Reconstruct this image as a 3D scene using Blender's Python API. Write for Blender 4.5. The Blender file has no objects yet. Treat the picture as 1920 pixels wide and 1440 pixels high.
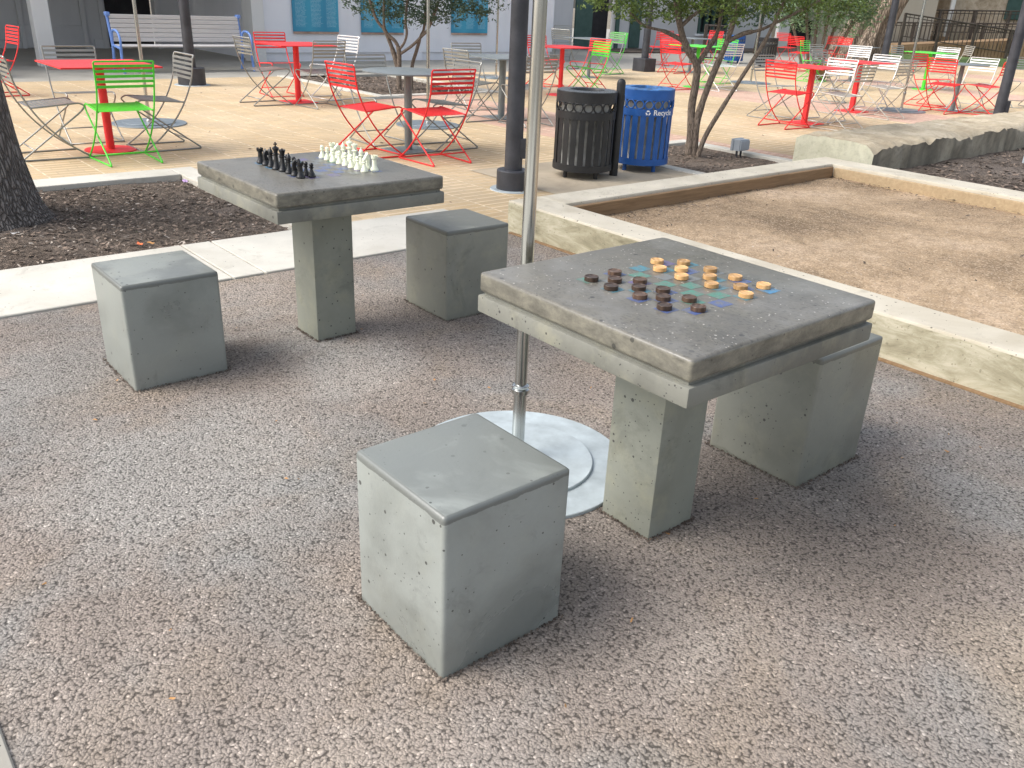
import bpy, bmesh, math, random
from mathutils import Vector, Matrix, noise as mnoise
R = math.radians
PI = math.pi
scene = bpy.context.scene
COL = scene.collection

# ------------------------------------------------------------------ camera
PITCH, ROLL = R(24.348), R(2.636)
cam_data = bpy.data.cameras.new('camera')
cam = bpy.data.objects.new('camera', cam_data)
COL.objects.link(cam)
cam_data.sensor_width = 36.0
cam_data.lens = 36.0 * 1598.6 / 1920.0
cam_data.clip_start = 0.05
cam_data.clip_end = 400
fw = Vector((0, math.cos(PITCH), -math.sin(PITCH)))
up0 = Vector((0, math.sin(PITCH), math.cos(PITCH)))
rt0 = Vector((1, 0, 0))
rt = rt0 * math.cos(ROLL) + up0 * math.sin(ROLL)
up = -rt0 * math.sin(ROLL) + up0 * math.cos(ROLL)
cam.matrix_world = Matrix(((rt.x, up.x, -fw.x, 0), (rt.y, up.y, -fw.y, 0), (rt.z, up.z, -fw.z, 1.5086), (0, 0, 0, 1)))
scene.camera = cam

# ------------------------------------------------------------------ light
SUN_AZ = R(-105)       # compass angle of the sun, measured from +Y towards +X
SUN_EL = R(46)
world = bpy.data.worlds.new('World')
scene.world = world
world.use_nodes = True
wn = world.node_tree
wn.nodes.clear()
wo = wn.nodes.new('ShaderNodeOutputWorld')
bg = wn.nodes.new('ShaderNodeBackground')
sky = wn.nodes.new('ShaderNodeTexSky')
sky.sky_type = 'NISHITA'
sky.sun_disc = False
sky.sun_elevation = SUN_EL
sky.sun_rotation = SUN_AZ
sky.air_density = 1.0
sky.dust_density = 3.5
sky.ozone_density = 0.6
bg.inputs['Strength'].default_value = 0.15
hs = wn.nodes.new('ShaderNodeHueSaturation'); hs.inputs['Saturation'].default_value = 0.5
wn.links.new(sky.outputs[0], hs.inputs['Color']); wn.links.new(hs.outputs[0], bg.inputs['Color'])
wn.links.new(bg.outputs[0], wo.inputs['Surface'])
sd = bpy.data.lights.new('sun', 'SUN')
sd.energy = 1.45
sd.angle = R(34)
sd.color = (1.0, 0.965, 0.91)
sun = bpy.data.objects.new('sun', sd)
COL.objects.link(sun)
sdir = Vector((math.sin(SUN_AZ) * math.cos(SUN_EL), math.cos(SUN_AZ) * math.cos(SUN_EL), math.sin(SUN_EL)))
sun.rotation_euler = sdir.to_track_quat('Z', 'Y').to_euler()
sun.location = (0, 0, 20)
scene.view_settings.view_transform = 'Standard'
scene.view_settings.look = 'None'
scene.view_settings.gamma = 1
scene.view_settings.exposure = 0.85
scene.render.resolution_x = 1024
scene.render.resolution_y = 768

# ------------------------------------------------------------------ material helpers
class NT:
    def __init__(s, name):
        s.m = bpy.data.materials.new(name)
        s.m.use_nodes = True
        s.t = s.m.node_tree
        s.b = s.t.nodes['Principled BSDF']
        s._c = {}
    def n(s, kind, **kw):
        x = s.t.nodes.new(kind)
        for k, v in kw.items():
            setattr(x, k, v)
        return x
    def l(s, a, b):
        s.t.links.new(a, b)
    def set(s, node, name, v):
        if isinstance(v, bpy.types.NodeSocket):
            s.l(v, node.inputs[name])
        else:
            node.inputs[name].default_value = v
    def co(s, which='Object'):
        if which not in s._c:
            tc = s.n('ShaderNodeTexCoord')
            s._c[which] = tc.outputs[which]
        return s._c[which]
    def rnd(s):
        oi = s.n('ShaderNodeObjectInfo')
        return oi.outputs['Random']
    def rco(s, k=40.0):
        # object coordinates shifted by a per-object random amount
        mul = s.n('ShaderNodeMath', operation='MULTIPLY'); s.l(s.rnd(), mul.inputs[0]); mul.inputs[1].default_value = k
        add = s.n('ShaderNodeVectorMath', operation='ADD')
        s.l(s.co(), add.inputs[0]); s.l(mul.outputs[0], add.inputs[1])
        return add.outputs[0]
    def mapv(s, v, scale=(1, 1, 1), rot=(0, 0, 0), loc=(0, 0, 0)):
        mp = s.n('ShaderNodeMapping'); s.l(v, mp.inputs['Vector'])
        mp.inputs['Scale'].default_value = scale
        mp.inputs['Rotation'].default_value = rot
        mp.inputs['Location'].default_value = loc
        return mp.outputs[0]
    def noise(s, v, scale, detail=4, rough=0.55, dist=0.0):
        x = s.n('ShaderNodeTexNoise'); s.l(v, x.inputs['Vector'])
        x.inputs['Scale'].default_value = scale; x.inputs['Detail'].default_value = detail
        x.inputs['Roughness'].default_value = rough; x.inputs['Distortion'].default_value = dist
        return x.outputs['Fac']
    def vor(s, v, scale, feature='F1', rand=1.0, out='Distance'):
        x = s.n('ShaderNodeTexVoronoi', feature=feature); s.l(v, x.inputs['Vector'])
        x.inputs['Scale'].default_value = scale; x.inputs['Randomness'].default_value = rand
        return x.outputs[out]
    def ramp(s, fac, stops, interp='LINEAR'):
        x = s.n('ShaderNodeValToRGB'); s.l(fac, x.inputs['Fac'])
        cr = x.color_ramp; cr.interpolation = interp
        while len(cr.elements) < len(stops):
            cr.elements.new(0.5)
        for e, (p, c) in zip(cr.elements, stops):
            e.position = p
            e.color = c if len(c) == 4 else (*c, 1)
        return x.outputs['Color']
    def g(s, v):
        return (v, v, v)
    def mix(s, fac, a, b, mode='MIX'):
        x = s.n('ShaderNodeMix', data_type='RGBA', blend_type=mode)
        s.set(x, 0, fac)
        for i, v in ((6, a), (7, b)):
            if isinstance(v, bpy.types.NodeSocket): s.l(v, x.inputs[i])
            else: x.inputs[i].default_value = (*v, 1) if len(v) == 3 else v
        return x.outputs[2]
    def math(s, op, a, b=0.0, clamp=False):
        x = s.n('ShaderNodeMath', operation=op, use_clamp=clamp)
        for i, v in ((0, a), (1, b)):
            if isinstance(v, bpy.types.NodeSocket): s.l(v, x.inputs[i])
            else: x.inputs[i].default_value = v
        return x.outputs[0]
    def bump(s, h, strength=0.3, dist=0.01, normal=None):
        x = s.n('ShaderNodeBump'); s.l(h, x.inputs['Height'])
        x.inputs['Strength'].default_value = strength; x.inputs['Distance'].default_value = dist
        if normal is not None: s.l(normal, x.inputs['Normal'])
        return x.outputs[0]
    def out(s, col=None, rough=None, metal=None, normal=None, spec=None):
        for nm, v in (('Base Color', col), ('Roughness', rough), ('Metallic', metal), ('Normal', normal), ('Specular IOR Level', spec)):
            if v is None: continue
            if isinstance(v, bpy.types.NodeSocket): s.l(v, s.b.inputs[nm])
            elif nm == 'Base Color': s.b.inputs[nm].default_value = (*v, 1)
            else: s.b.inputs[nm].default_value = v
        return s.m

def paint(name, col, rough=0.4, metal=0.0, var=0.12, scale=6):
    t = NT(name)
    v = t.rco()
    n = t.noise(v, scale, 5)
    n2 = t.noise(v, scale * 12, 3)
    dark = tuple(c * (1 - var) for c in col); lite = tuple(min(1, c * (1 + var) + 0.01) for c in col)
    c = t.ramp(n, [(0.3, dark), (0.7, lite)])
    r = t.ramp(n2, [(0.3, t.g(max(0, rough - 0.08))), (0.75, t.g(min(1, rough + 0.14)))])
    return t.out(c, r, metal, t.bump(n2, 0.04, 0.002))

# sub-material: cast concrete with pits and stains
def concrete(name, base, stain, pit=1.0, rough=(0.4, 0.75), edge=None, warm=0.4, specks=0.0, yel=(0.42, 0.40, 0.26)):
    t = NT(name)
    v = t.rco()
    n1 = t.noise(v, 2.2, 6, 0.6, 0.4)
    n2 = t.noise(v, 9, 6, 0.65)
    n3 = t.noise(v, 90, 3, 0.7)
    c = t.ramp(n1, [(0.30, stain), (0.5, base), (0.72, tuple(min(1, k * 1.16) for k in base))])
    c = t.mix(t.math('MULTIPLY', t.ramp(n2, [(0.5, t.g(0)), (0.75, t.g(1))]), 0.35 * warm), c, yel)
    c = t.mix(t.math('MULTIPLY', n3, 0.25), c, tuple(k * 0.72 for k in base), 'MIX')
    n4 = t.noise(v, 4.5, 8, 0.75, 0.4)
    c = t.mix(t.math('MULTIPLY', t.ramp(n4, [(0.56, t.g(0)), (0.68, t.g(1))]), 0.42), c, tuple(k * 0.62 for k in stain))
    # pits
    vd = t.vor(v, 34, out='Distance'); vc = t.vor(v, 34, out='Color')
    sep = t.n('ShaderNodeSeparateColor'); t.l(vc, sep.inputs[0])
    rad = t.math('MULTIPLY', t.math('SUBTRACT', sep.outputs[0], 0.74, True), 0.8 * pit)
    pitm = t.math('LESS_THAN', vd, rad)
    vd2 = t.vor(v, 80, out='Distance'); vc2 = t.vor(v, 80, out='Color')
    sep2 = t.n('ShaderNodeSeparateColor'); t.l(vc2, sep2.inputs[0])
    pit2 = t.math('LESS_THAN', vd2, t.math('MULTIPLY', t.math('SUBTRACT', sep2.outputs[1], 0.86, True), 1.6 * pit))
    pits = t.math('MAXIMUM', pitm, pit2)
    c = t.mix(t.math('MULTIPLY', pits, 0.85), c, (0.035, 0.035, 0.033))
    if specks > 0:
        vd3 = t.vor(v, 75, out='Distance'); vc3 = t.vor(v, 75, out='Color')
        s3 = t.n('ShaderNodeSeparateColor'); t.l(vc3, s3.inputs[0])
        sp = t.math('LESS_THAN', vd3, t.math('MULTIPLY', t.math('SUBTRACT', s3.outputs[2], 0.72, True), specks))
        spc = t.mix(s3.outputs[1], (0.16, 0.13, 0.11), (0.75, 0.72, 0.66))
        c = t.mix(t.math('MULTIPLY', sp, 0.8), c, spc)
    if specks > 0:
        fl = t.noise(t.mapv(v, (70, 120, 1)), 1.0, 2, 0.5)
        gate = t.noise(t.mapv(v, loc=(2.2, 0.3, 0)), 2.6, 3)
        flm = t.math('MULTIPLY', t.ramp(fl, [(0.55, t.g(0)), (0.63, t.g(1))]), t.ramp(gate, [(0.40, t.g(0.15)), (0.58, t.g(0.85))]))
        c = t.mix(t.math('MULTIPLY', flm, 0.75), c, (0.06, 0.058, 0.052))
        hz_ = t.noise(t.mapv(v, loc=(5.0, 1.0, 0)), 3.4, 6, 0.7)
        c = t.mix(t.math('MULTIPLY', t.ramp(hz_, [(0.50, t.g(0)), (0.70, t.g(1))]), 0.5), c, (0.27, 0.268, 0.255))
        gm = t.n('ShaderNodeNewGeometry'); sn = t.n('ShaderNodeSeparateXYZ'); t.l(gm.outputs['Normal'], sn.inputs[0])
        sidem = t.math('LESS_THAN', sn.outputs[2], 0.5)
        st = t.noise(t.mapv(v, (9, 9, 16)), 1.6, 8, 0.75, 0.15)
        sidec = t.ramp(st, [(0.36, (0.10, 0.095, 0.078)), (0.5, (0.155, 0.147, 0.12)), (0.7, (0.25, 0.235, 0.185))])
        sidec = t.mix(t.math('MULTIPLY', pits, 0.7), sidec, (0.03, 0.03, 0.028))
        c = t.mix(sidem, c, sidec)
    if edge is not None:
        sx = t.n('ShaderNodeSeparateXYZ'); t.l(t.co('Generated'), sx.inputs[0])
        ax = t.math('ABSOLUTE', t.math('SUBTRACT', sx.outputs[0], 0.5)); ay = t.math('ABSOLUTE', t.math('SUBTRACT', sx.outputs[1], 0.5))
        wobb = t.math('MULTIPLY', t.math('SUBTRACT', n2, 0.5), 0.05)
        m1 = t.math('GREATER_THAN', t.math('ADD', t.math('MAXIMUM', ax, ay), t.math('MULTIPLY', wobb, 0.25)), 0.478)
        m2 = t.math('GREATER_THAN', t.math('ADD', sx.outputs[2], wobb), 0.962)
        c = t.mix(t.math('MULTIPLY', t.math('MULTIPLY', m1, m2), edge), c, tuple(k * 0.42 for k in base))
        # ragged darker band at the foot of the sides
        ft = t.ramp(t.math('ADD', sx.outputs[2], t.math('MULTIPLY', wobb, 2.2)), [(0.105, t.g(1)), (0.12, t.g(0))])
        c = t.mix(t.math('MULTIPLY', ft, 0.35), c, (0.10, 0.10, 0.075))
        # dark patches on the upper face: its uneven sheen painted into the colour
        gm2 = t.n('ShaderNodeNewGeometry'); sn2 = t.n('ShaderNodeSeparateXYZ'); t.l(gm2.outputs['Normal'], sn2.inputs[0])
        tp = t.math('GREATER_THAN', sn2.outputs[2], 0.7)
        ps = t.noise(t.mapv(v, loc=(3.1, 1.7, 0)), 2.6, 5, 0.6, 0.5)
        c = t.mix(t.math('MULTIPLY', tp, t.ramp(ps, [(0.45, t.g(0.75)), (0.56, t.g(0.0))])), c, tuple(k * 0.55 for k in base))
    ht = t.math('SUBTRACT', t.math('MULTIPLY', n3, 0.25), pits)
    nrm = t.bump(ht, 0.35, 0.003, t.bump(n2, 0.10, 0.02))
    r = t.ramp(n1, [(0.3, t.g(rough[0])), (0.65, t.g(rough[1]))])
    return t.out(c, r, 0.0, nrm, 0.75 if edge is not None else 0.45)

M = {}
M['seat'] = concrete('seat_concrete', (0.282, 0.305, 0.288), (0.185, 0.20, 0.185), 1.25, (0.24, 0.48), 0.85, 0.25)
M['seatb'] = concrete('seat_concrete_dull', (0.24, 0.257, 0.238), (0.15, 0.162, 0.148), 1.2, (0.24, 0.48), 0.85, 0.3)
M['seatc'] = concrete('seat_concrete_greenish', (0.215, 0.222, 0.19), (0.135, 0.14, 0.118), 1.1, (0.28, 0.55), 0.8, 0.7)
M['ped'] = concrete('pedestal_concrete', (0.25, 0.262, 0.222), (0.185, 0.193, 0.16), 1.0, (0.45, 0.75), None, 0.9)
M['slab'] = concrete('slab_concrete', (0.15, 0.142, 0.122), (0.085, 0.081, 0.069), 1.3, (0.23, 0.42), None, 0.6, 0.75, (0.27, 0.25, 0.17))
M['slab_low'] = concrete('lower_slab_concrete', (0.195, 0.196, 0.17), (0.105, 0.105, 0.09), 1.0, (0.45, 0.8), None, 1.2, 0, (0.40, 0.38, 0.26))
M['curb'] = concrete('curb_concrete', (0.58, 0.535, 0.44), (0.46, 0.41, 0.315), 1.1, (0.75, 0.95), None, 0.6, 0, (0.50, 0.45, 0.30))
M['walk'] = concrete('walk_concrete', (0.58, 0.56, 0.50), (0.49, 0.465, 0.40), 0.7, (0.8, 0.95), None, 0.2, 0, (0.6, 0.55, 0.42))
M['porch'] = concrete('porch_concrete', (0.36, 0.345, 0.305), (0.29, 0.275, 0.24), 0.6, (0.55, 0.8), None, 0.5, 0, (0.42, 0.38, 0.3))

def curb_side():
    t = NT('weathered_curb_side')
    v = t.co()
    n1 = t.noise(t.mapv(v, (1.5, 1.5, 5)), 2.0, 7, 0.7, 0.5); n2 = t.noise(v, 26, 6, 0.75); n3 = t.noise(v, 110, 3)
    c = t.ramp(n1, [(0.3, (0.19, 0.17, 0.11)), (0.47, (0.36, 0.33, 0.23)), (0.62, (0.52, 0.485, 0.37))])
    c = t.mix(t.math('MULTIPLY', t.ramp(n2, [(0.60, t.g(0)), (0.66, t.g(1))]), 0.6), c, (0.16, 0.145, 0.09))
    vd = t.vor(v, 28, out='Distance')
    p = t.math('LESS_THAN', vd, 0.10)
    c = t.mix(t.math('MULTIPLY', p, 0.55), c, (0.1, 0.09, 0.06))
    return t.out(c, 0.9, 0, t.bump(t.math('SUBTRACT', n2, p), 0.5, 0.006, t.bump(n3, 0.3, 0.002)))
M['curb_side'] = curb_side()

def pebble():
    t = NT('rubber_pebble_paving')
    v = t.co()
    wob = t.noise(v, 30, 3, 0.6)
    add = t.n('ShaderNodeVectorMath', operation='ADD'); t.l(v, add.inputs[0])
    sc = t.n('ShaderNodeVectorMath', operation='SCALE'); cmb = t.n('ShaderNodeCombineXYZ')
    t.l(wob, cmb.inputs[0]); t.l(t.noise(t.mapv(v, loc=(7, 3, 1)), 34, 3), cmb.inputs[1])
    t.l(cmb.outputs[0], sc.inputs[0]); sc.inputs['Scale'].default_value = 0.02
    t.l(sc.outputs[0], add.inputs[1])
    w = add.outputs[0]
    w2 = t.mapv(w, (1, 1, 0.001))
    d = t.vor(w2, 138, 'SMOOTH_F1')
    e = t.vor(w2, 138, 'DISTANCE_TO_EDGE')
    cell = t.vor(w2, 138, 'F1', out='Color')
    sep = t.n('ShaderNodeSeparateColor'); t.l(cell, sep.inputs[0])
    big = t.noise(v, 0.75, 5, 0.6, 0.6)
    big2 = t.noise(t.mapv(v, loc=(11, 5, 0)), 1.7, 5, 0.65, 0.4)
    col = t.ramp(big, [(0.34, (0.235, 0.208, 0.186)), (0.5, (0.295, 0.252, 0.22)), (0.66, (0.385, 0.335, 0.292))])
    col = t.mix(t.math('MULTIPLY', t.ramp(big2, [(0.50, t.g(0)), (0.72, t.g(1))]), 0.55), col, (0.33, 0.262, 0.19))
    grey = t.noise(t.mapv(v, loc=(3, -4, 0)), 0.9, 4, 0.6, 0.3)
    col = t.mix(t.math('MULTIPLY', t.ramp(grey, [(0.50, t.g(0)), (0.62, t.g(1))]), 0.7), col, (0.285, 0.283, 0.272))
    for (px_, py_, rr_, cc_, aa_) in ((0.88, 2.6, 0.62, (0.38, 0.372, 0.352), 0.6), (1.75, 3.1, 0.35, (0.42, 0.40, 0.37), 0.5), (0.55, 1.0, 0.5, (0.42, 0.37, 0.33), 0.45), (2.4, 1.1, 0.6, (0.20, 0.165, 0.135), 0.5), (0.9, 3.6, 0.4, (0.24, 0.215, 0.195), 0.4), (2.9, 2.6, 0.7, (0.22, 0.185, 0.16), 0.45), (2.15, 0.25, 0.35, (0.36, 0.29, 0.20), 0.4)):
        dd = t.n('ShaderNodeVectorMath', operation='DISTANCE'); t.l(v, dd.inputs[0]); dd.inputs[1].default_value = (px_, py_, 0)
        dn = t.math('ADD', t.math('DIVIDE', dd.outputs['Value'], rr_), t.math('MULTIPLY', t.math('SUBTRACT', big2, 0.5), 1.6))
        col = t.mix(t.math('MULTIPLY', t.ramp(dn, [(0.45, t.g(1)), (1.0, t.g(0))]), aa_), col, cc_)
    hole = t.noise(v, 95, 4, 0.7)
    var = t.ramp(sep.outputs[0], [(0.0, t.g(0.80)), (0.6, t.g(1.0)), (0.96, t.g(1.10)), (1.0, t.g(1.7))])
    col = t.mix(1.0, col, var, 'MULTIPLY')
    f1 = t.vor(w2, 138, 'F1')
    pitf = t.math('ADD', f1, t.math('MULTIPLY', t.math('SUBTRACT', hole, 0.5), 0.34))
    deep = t.ramp(pitf, [(0.44, t.g(1.0)), (0.64, t.g(0.76)), (0.80, t.g(0.30))])
    col = t.mix(1.0, col, deep, 'MULTIPLY')
    h = t.math('SUBTRACT', 1.0, t.math('MULTIPLY', pitf, 1.1))
    h = t.math('ADD', h, t.math('MULTIPLY', sep.outputs[1], 0.22))
    fine = t.noise(v, 420, 2)
    return t.out(col, 0.88, 0, t.bump(h, 0.6, 0.006, t.bump(fine, 0.3, 0.001)), 0.25)
M['pebble'] = pebble()

def pavers():
    t = NT('limestone_pavers')
    v = t.co()
    br = t.n('ShaderNodeTexBrick'); t.l(v, br.inputs['Vector'])
    br.offset = 0.5; br.inputs['Scale'].default_value = 1.0
    br.inputs['Brick Width'].default_value = 0.21; br.inputs['Row Height'].default_value = 0.105
    br.inputs['Mortar Size'].default_value = 0.0055; br.inputs['Mortar Smooth'].default_value = 0.3
    br.inputs['Color1'].default_value = (0, 0, 0, 1); br.inputs['Color2'].default_value = (1, 1, 1, 1)
    br.inputs['Mortar'].default_value = (0.5, 0.5, 0.5, 1)
    n1 = t.noise(v, 0.45, 5, 0.6, 0.5); n2 = t.noise(v, 40, 4, 0.7); n4 = t.noise(v, 2.4, 6, 0.7)
    # red bands laid across the yellow field
    sx = t.n('ShaderNodeSeparateXYZ'); t.l(v, sx.inputs[0])
    xx = t.math('MODULO', t.math('ADD', sx.outputs[0], 63.5 - 7.2), 6.35)
    xm = t.math('LESS_THAN', t.math('ABSOLUTE', t.math('SUBTRACT', xx, 0.85)), 0.85)
    xm = t.math('MULTIPLY', xm, t.math('MULTIPLY', t.math('LESS_THAN', sx.outputs[1], 12.05), t.math('GREATER_THAN', sx.outputs[0], 5.0)))
    yel = t.ramp(n1, [(0.35, (0.43, 0.30, 0.155)), (0.5, (0.53, 0.385, 0.215)), (0.68, (0.65, 0.50, 0.32))])
    red = t.ramp(n1, [(0.35, (0.48, 0.265, 0.20)), (0.7, (0.60, 0.37, 0.30))])
    c = t.mix(xm, yel, red)
    c = t.mix(1.0, c, t.ramp(br.outputs['Color'], [(0.0, t.g(0.91)), (1.0, t.g(1.07))]), 'MULTIPLY')
    c = t.mix(t.math('MULTIPLY', t.ramp(n4, [(0.42, t.g(1)), (0.6, t.g(0))]), 0.28), c, (0.42, 0.36, 0.27))
    br2 = t.n('ShaderNodeTexBrick'); t.l(t.mapv(v, rot=(0, 0, R(90))), br2.inputs['Vector'])
    br2.offset = 0.37; br2.inputs['Scale'].default_value = 1.0
    br2.inputs['Brick Width'].default_value = 0.105; br2.inputs['Row Height'].default_value = 0.42
    br2.inputs['Mortar Size'].default_value = 0.007
    c = t.mix(t.math('MULTIPLY', br2.outputs['Fac'], t.math('MULTIPLY', t.ramp(n4, [(0.3, t.g(0.4)), (0.55, t.g(1))]), 0.75)), c, (0.86, 0.74, 0.54))
    c = t.mix(t.math('MULTIPLY', br.outputs['Fac'], t.ramp(n2, [(0.35, t.g(0.3)), (0.6, t.g(0.85))])), c, (0.36, 0.29, 0.20))
    c = t.mix(t.math('MULTIPLY', n2, 0.16), c, (0.45, 0.38, 0.28))
    return t.out(c, 0.82, 0, t.bump(t.math('ADD', t.math('MULTIPLY', br.outputs['Fac'], -1.0), t.math('MULTIPLY', n2, 0.3)), 0.3, 0.003))
M['paver'] = pavers()

def dirt(name, cols, scale=1.0, rough=0.95, chip=0.5, bstr=0.8):
    t = NT(name)
    v = t.co()
    n1 = t.noise(v, 0.9 * scale, 6, 0.65, 0.4); n2 = t.noise(v, 14 * scale, 6, 0.75); n3 = t.noise(v, 120 * scale, 4, 0.8)
    c = t.ramp(n1, [(0.34, cols[0]), (0.5, cols[1]), (0.66, cols[2])])
    c = t.mix(1.0, c, t.ramp(n2, [(0.3, t.g(0.7)), (0.7, t.g(1.22))]), 'MULTIPLY')
    d = t.vor(t.mapv(v, (1, 1, 0.01)), 150 * scale, out='Color')
    sp = t.n('ShaderNodeSeparateColor'); t.l(d, sp.inputs[0])
    c = t.mix(t.math('MULTIPLY', t.math('GREATER_THAN', sp.outputs[0], 0.80), chip), c, cols[3])
    c = t.mix(t.math('MULTIPLY', t.math('LESS_THAN', sp.outputs[1], 0.15), chip), c, tuple(k * 0.35 for k in cols[0]))
    return t.out(c, rough, 0, t.bump(t.math('ADD', n3, t.math('ADD', t.math('MULTIPLY', n2, 1.2), t.math('MULTIPLY', sp.outputs[2], 0.5))), bstr, 0.008), 0.2)
M['mulch'] = dirt('dark_mulch', ((0.085, 0.066, 0.054), (0.125, 0.10, 0.082), (0.18, 0.15, 0.13), (0.28, 0.23, 0.18)), 1.0, 0.95, 0.45)
M['mulch_pale'] = dirt('trodden_soil', ((0.11, 0.088, 0.07), (0.16, 0.125, 0.10), (0.22, 0.18, 0.15), (0.36, 0.31, 0.25)), 1.0, 0.95, 0.4)
M['sand'] = dirt('decomposed_granite', ((0.23, 0.165, 0.105), (0.42, 0.305, 0.195), (0.56, 0.425, 0.30), (0.72, 0.58, 0.43)), 0.8, 0.95, 0.42, 0.5)
M['lawn'] = dirt('lawn', ((0.05, 0.09, 0.03), (0.09, 0.15, 0.05), (0.15, 0.22, 0.08), (0.22, 0.28, 0.12)), 1.0, 0.95, 0.4)
M['earth'] = dirt('earth', ((0.16, 0.14, 0.11), (0.22, 0.19, 0.15), (0.28, 0.25, 0.2), (0.3, 0.3, 0.25)), 1.0)

def timber(name, c0, c1, sc=(1, 18, 18)):
    t = NT(name)
    v = t.mapv(t.rco(9), sc)
    n = t.noise(v, 2.2, 6, 0.65, 0.7); n2 = t.noise(v, 11, 4, 0.7)
    c = t.ramp(n, [(0.3, c0), (0.7, c1)])
    c = t.mix(t.math('MULTIPLY', n2, 0.3), c, tuple(k * 0.5 for k in c0))
    return t.out(c, 0.8, 0, t.bump(n2, 0.3, 0.003))
M['board'] = timber('lining_timber', (0.20, 0.12, 0.06), (0.33, 0.215, 0.115), (1.2, 16, 16))
M['board_tan'] = timber('pale_lining_timber', (0.40, 0.29, 0.17), (0.55, 0.42, 0.26), (1.2, 16, 16))
M['deck_wood'] = timber('deck_timber', (0.24, 0.155, 0.085), (0.42, 0.28, 0.165), (14, 14, 1.2))
M['bench_slat'] = timber('bench_slat', (0.58, 0.56, 0.545), (0.70, 0.68, 0.66), (1, 20, 20))
def checker_wood(name, c0, c1):
    t = NT(name)
    v = t.rco(31)
    w = t.n('ShaderNodeTexWave', wave_type='BANDS'); t.l(t.mapv(v, (22, 8, 8)), w.inputs['Vector'])
    w.inputs['Scale'].default_value = 1.0; w.inputs['Distortion'].default_value = 2.5; w.inputs['Detail'].default_value = 3
    c = t.ramp(w.outputs['Fac'], [(0.2, c0), (0.8, c1)])
    k = t.ramp(t.rnd(), [(0.0, t.g(0.6)), (1.0, t.g(1.3))])
    return t.out(t.mix(1.0, c, k, 'MULTIPLY'), 0.38, 0)
M['chk_dark'] = checker_wood('dark_checker_wood', (0.066, 0.038, 0.025), (0.10, 0.06, 0.04))
M['chk_light'] = checker_wood('light_checker_wood', (0.50, 0.29, 0.12), (0.59, 0.36, 0.16))

M['red'] = paint('red_powder_coat', (0.76, 0.020, 0.022), 0.5, 0, 0.12)
M['green'] = paint('green_powder_coat', (0.075, 0.60, 0.035), 0.42, 0, 0.08)
M['silver'] = paint('silver_powder_coat', (0.30, 0.30, 0.28), 0.34, 0.5, 0.10)
M['pale'] = paint('bright_silver_coat', (0.72, 0.72, 0.71), 0.34, 0.4, 0.05)
M['dull'] = paint('dull_silver_coat', (0.44, 0.42, 0.37), 0.45, 0.45, 0.12)
M['galv'] = paint('galvanised_steel', (0.21, 0.25, 0.28), 0.42, 0.3, 0.14, 9)
M['grey_table'] = paint('grey_table_coat', (0.20, 0.225, 0.23), 0.42, 0.3, 0.1)
M['bin_shade'] = concrete('tan_paver_shade', (0.46, 0.39, 0.29), (0.36, 0.30, 0.22), 0.6, (0.8, 0.95), None, 0.3)  # duller than the pavers, to carry their shade round the bins
M['blue_lid'] = paint('worn_blue_lid', (0.03, 0.14, 0.38), 0.4, 0, 0.8, 16)
M['black_lid'] = paint('sheen_black_lid', (0.03, 0.032, 0.037), 0.28, 0, 0.2)  # paler than the bin body: sky reflection put into the lid's colour
M['disc'] = paint('pale_galvanised_plate', (0.44, 0.50, 0.525), 0.5, 0.15, 0.22, 9)
M['black'] = paint('black_powder_coat', (0.011, 0.012, 0.014), 0.5, 0, 0.2)
M['lampblack'] = paint('charcoal_pole_paint', (0.035, 0.037, 0.046), 0.5, 0, 0.25)
M['blue'] = paint('blue_powder_coat', (0.006, 0.085, 0.33), 0.5, 0, 0.2)
M['bench_blue'] = paint('bench_blue_paint', (0.16, 0.29, 0.66), 0.5, 0, 0.1)
M['rail'] = paint('brown_rail_paint', (0.045, 0.034, 0.026), 0.6, 0, 0.3)
M['white'] = paint('white_letter_film', (0.85, 0.85, 0.85), 0.5, 0, 0.02)
M['bag'] = paint('grey_bag_liner', (0.36, 0.36, 0.34), 0.35, 0, 0.35, 14)
M['darkvoid'] = paint('dark_interior', (0.012, 0.012, 0.016), 0.7, 0, 0.1)
M['plastic_grey'] = paint('grey_junction_plastic', (0.36, 0.40, 0.44), 0.5, 0, 0.06)
M['chess_white'] = paint('ivory_plastic', (0.82, 0.84, 0.66), 0.32, 0, 0.03)
M['chess_black'] = paint('black_plastic', (0.006, 0.006, 0.007), 0.3, 0, 0.1)
M['greendoor'] = paint('dark_green_joinery', (0.035, 0.085, 0.075), 0.6, 0, 0.12)
M['canvas'] = paint('canvas', (0.55, 0.5, 0.42), 0.9, 0, 0.08)
M['glass'] = paint('dark_glass', (0.03, 0.035, 0.04), 0.12, 0, 0.1)
M['terracotta'] = paint('orange_wrapper', (0.75, 0.15, 0.04), 0.4, 0, 0.3, 60)
M['lilac'] = paint('lilac_wrapper', (0.45, 0.30, 0.55), 0.4, 0, 0.3, 60)
M['leafdry'] = paint('dry_leaf', (0.42, 0.22, 0.08), 0.8, 0, 0.5, 20)
M['paperw'] = paint('pale_scrap', (0.7, 0.68, 0.66), 0.8, 0, 0.1, 20)

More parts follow.
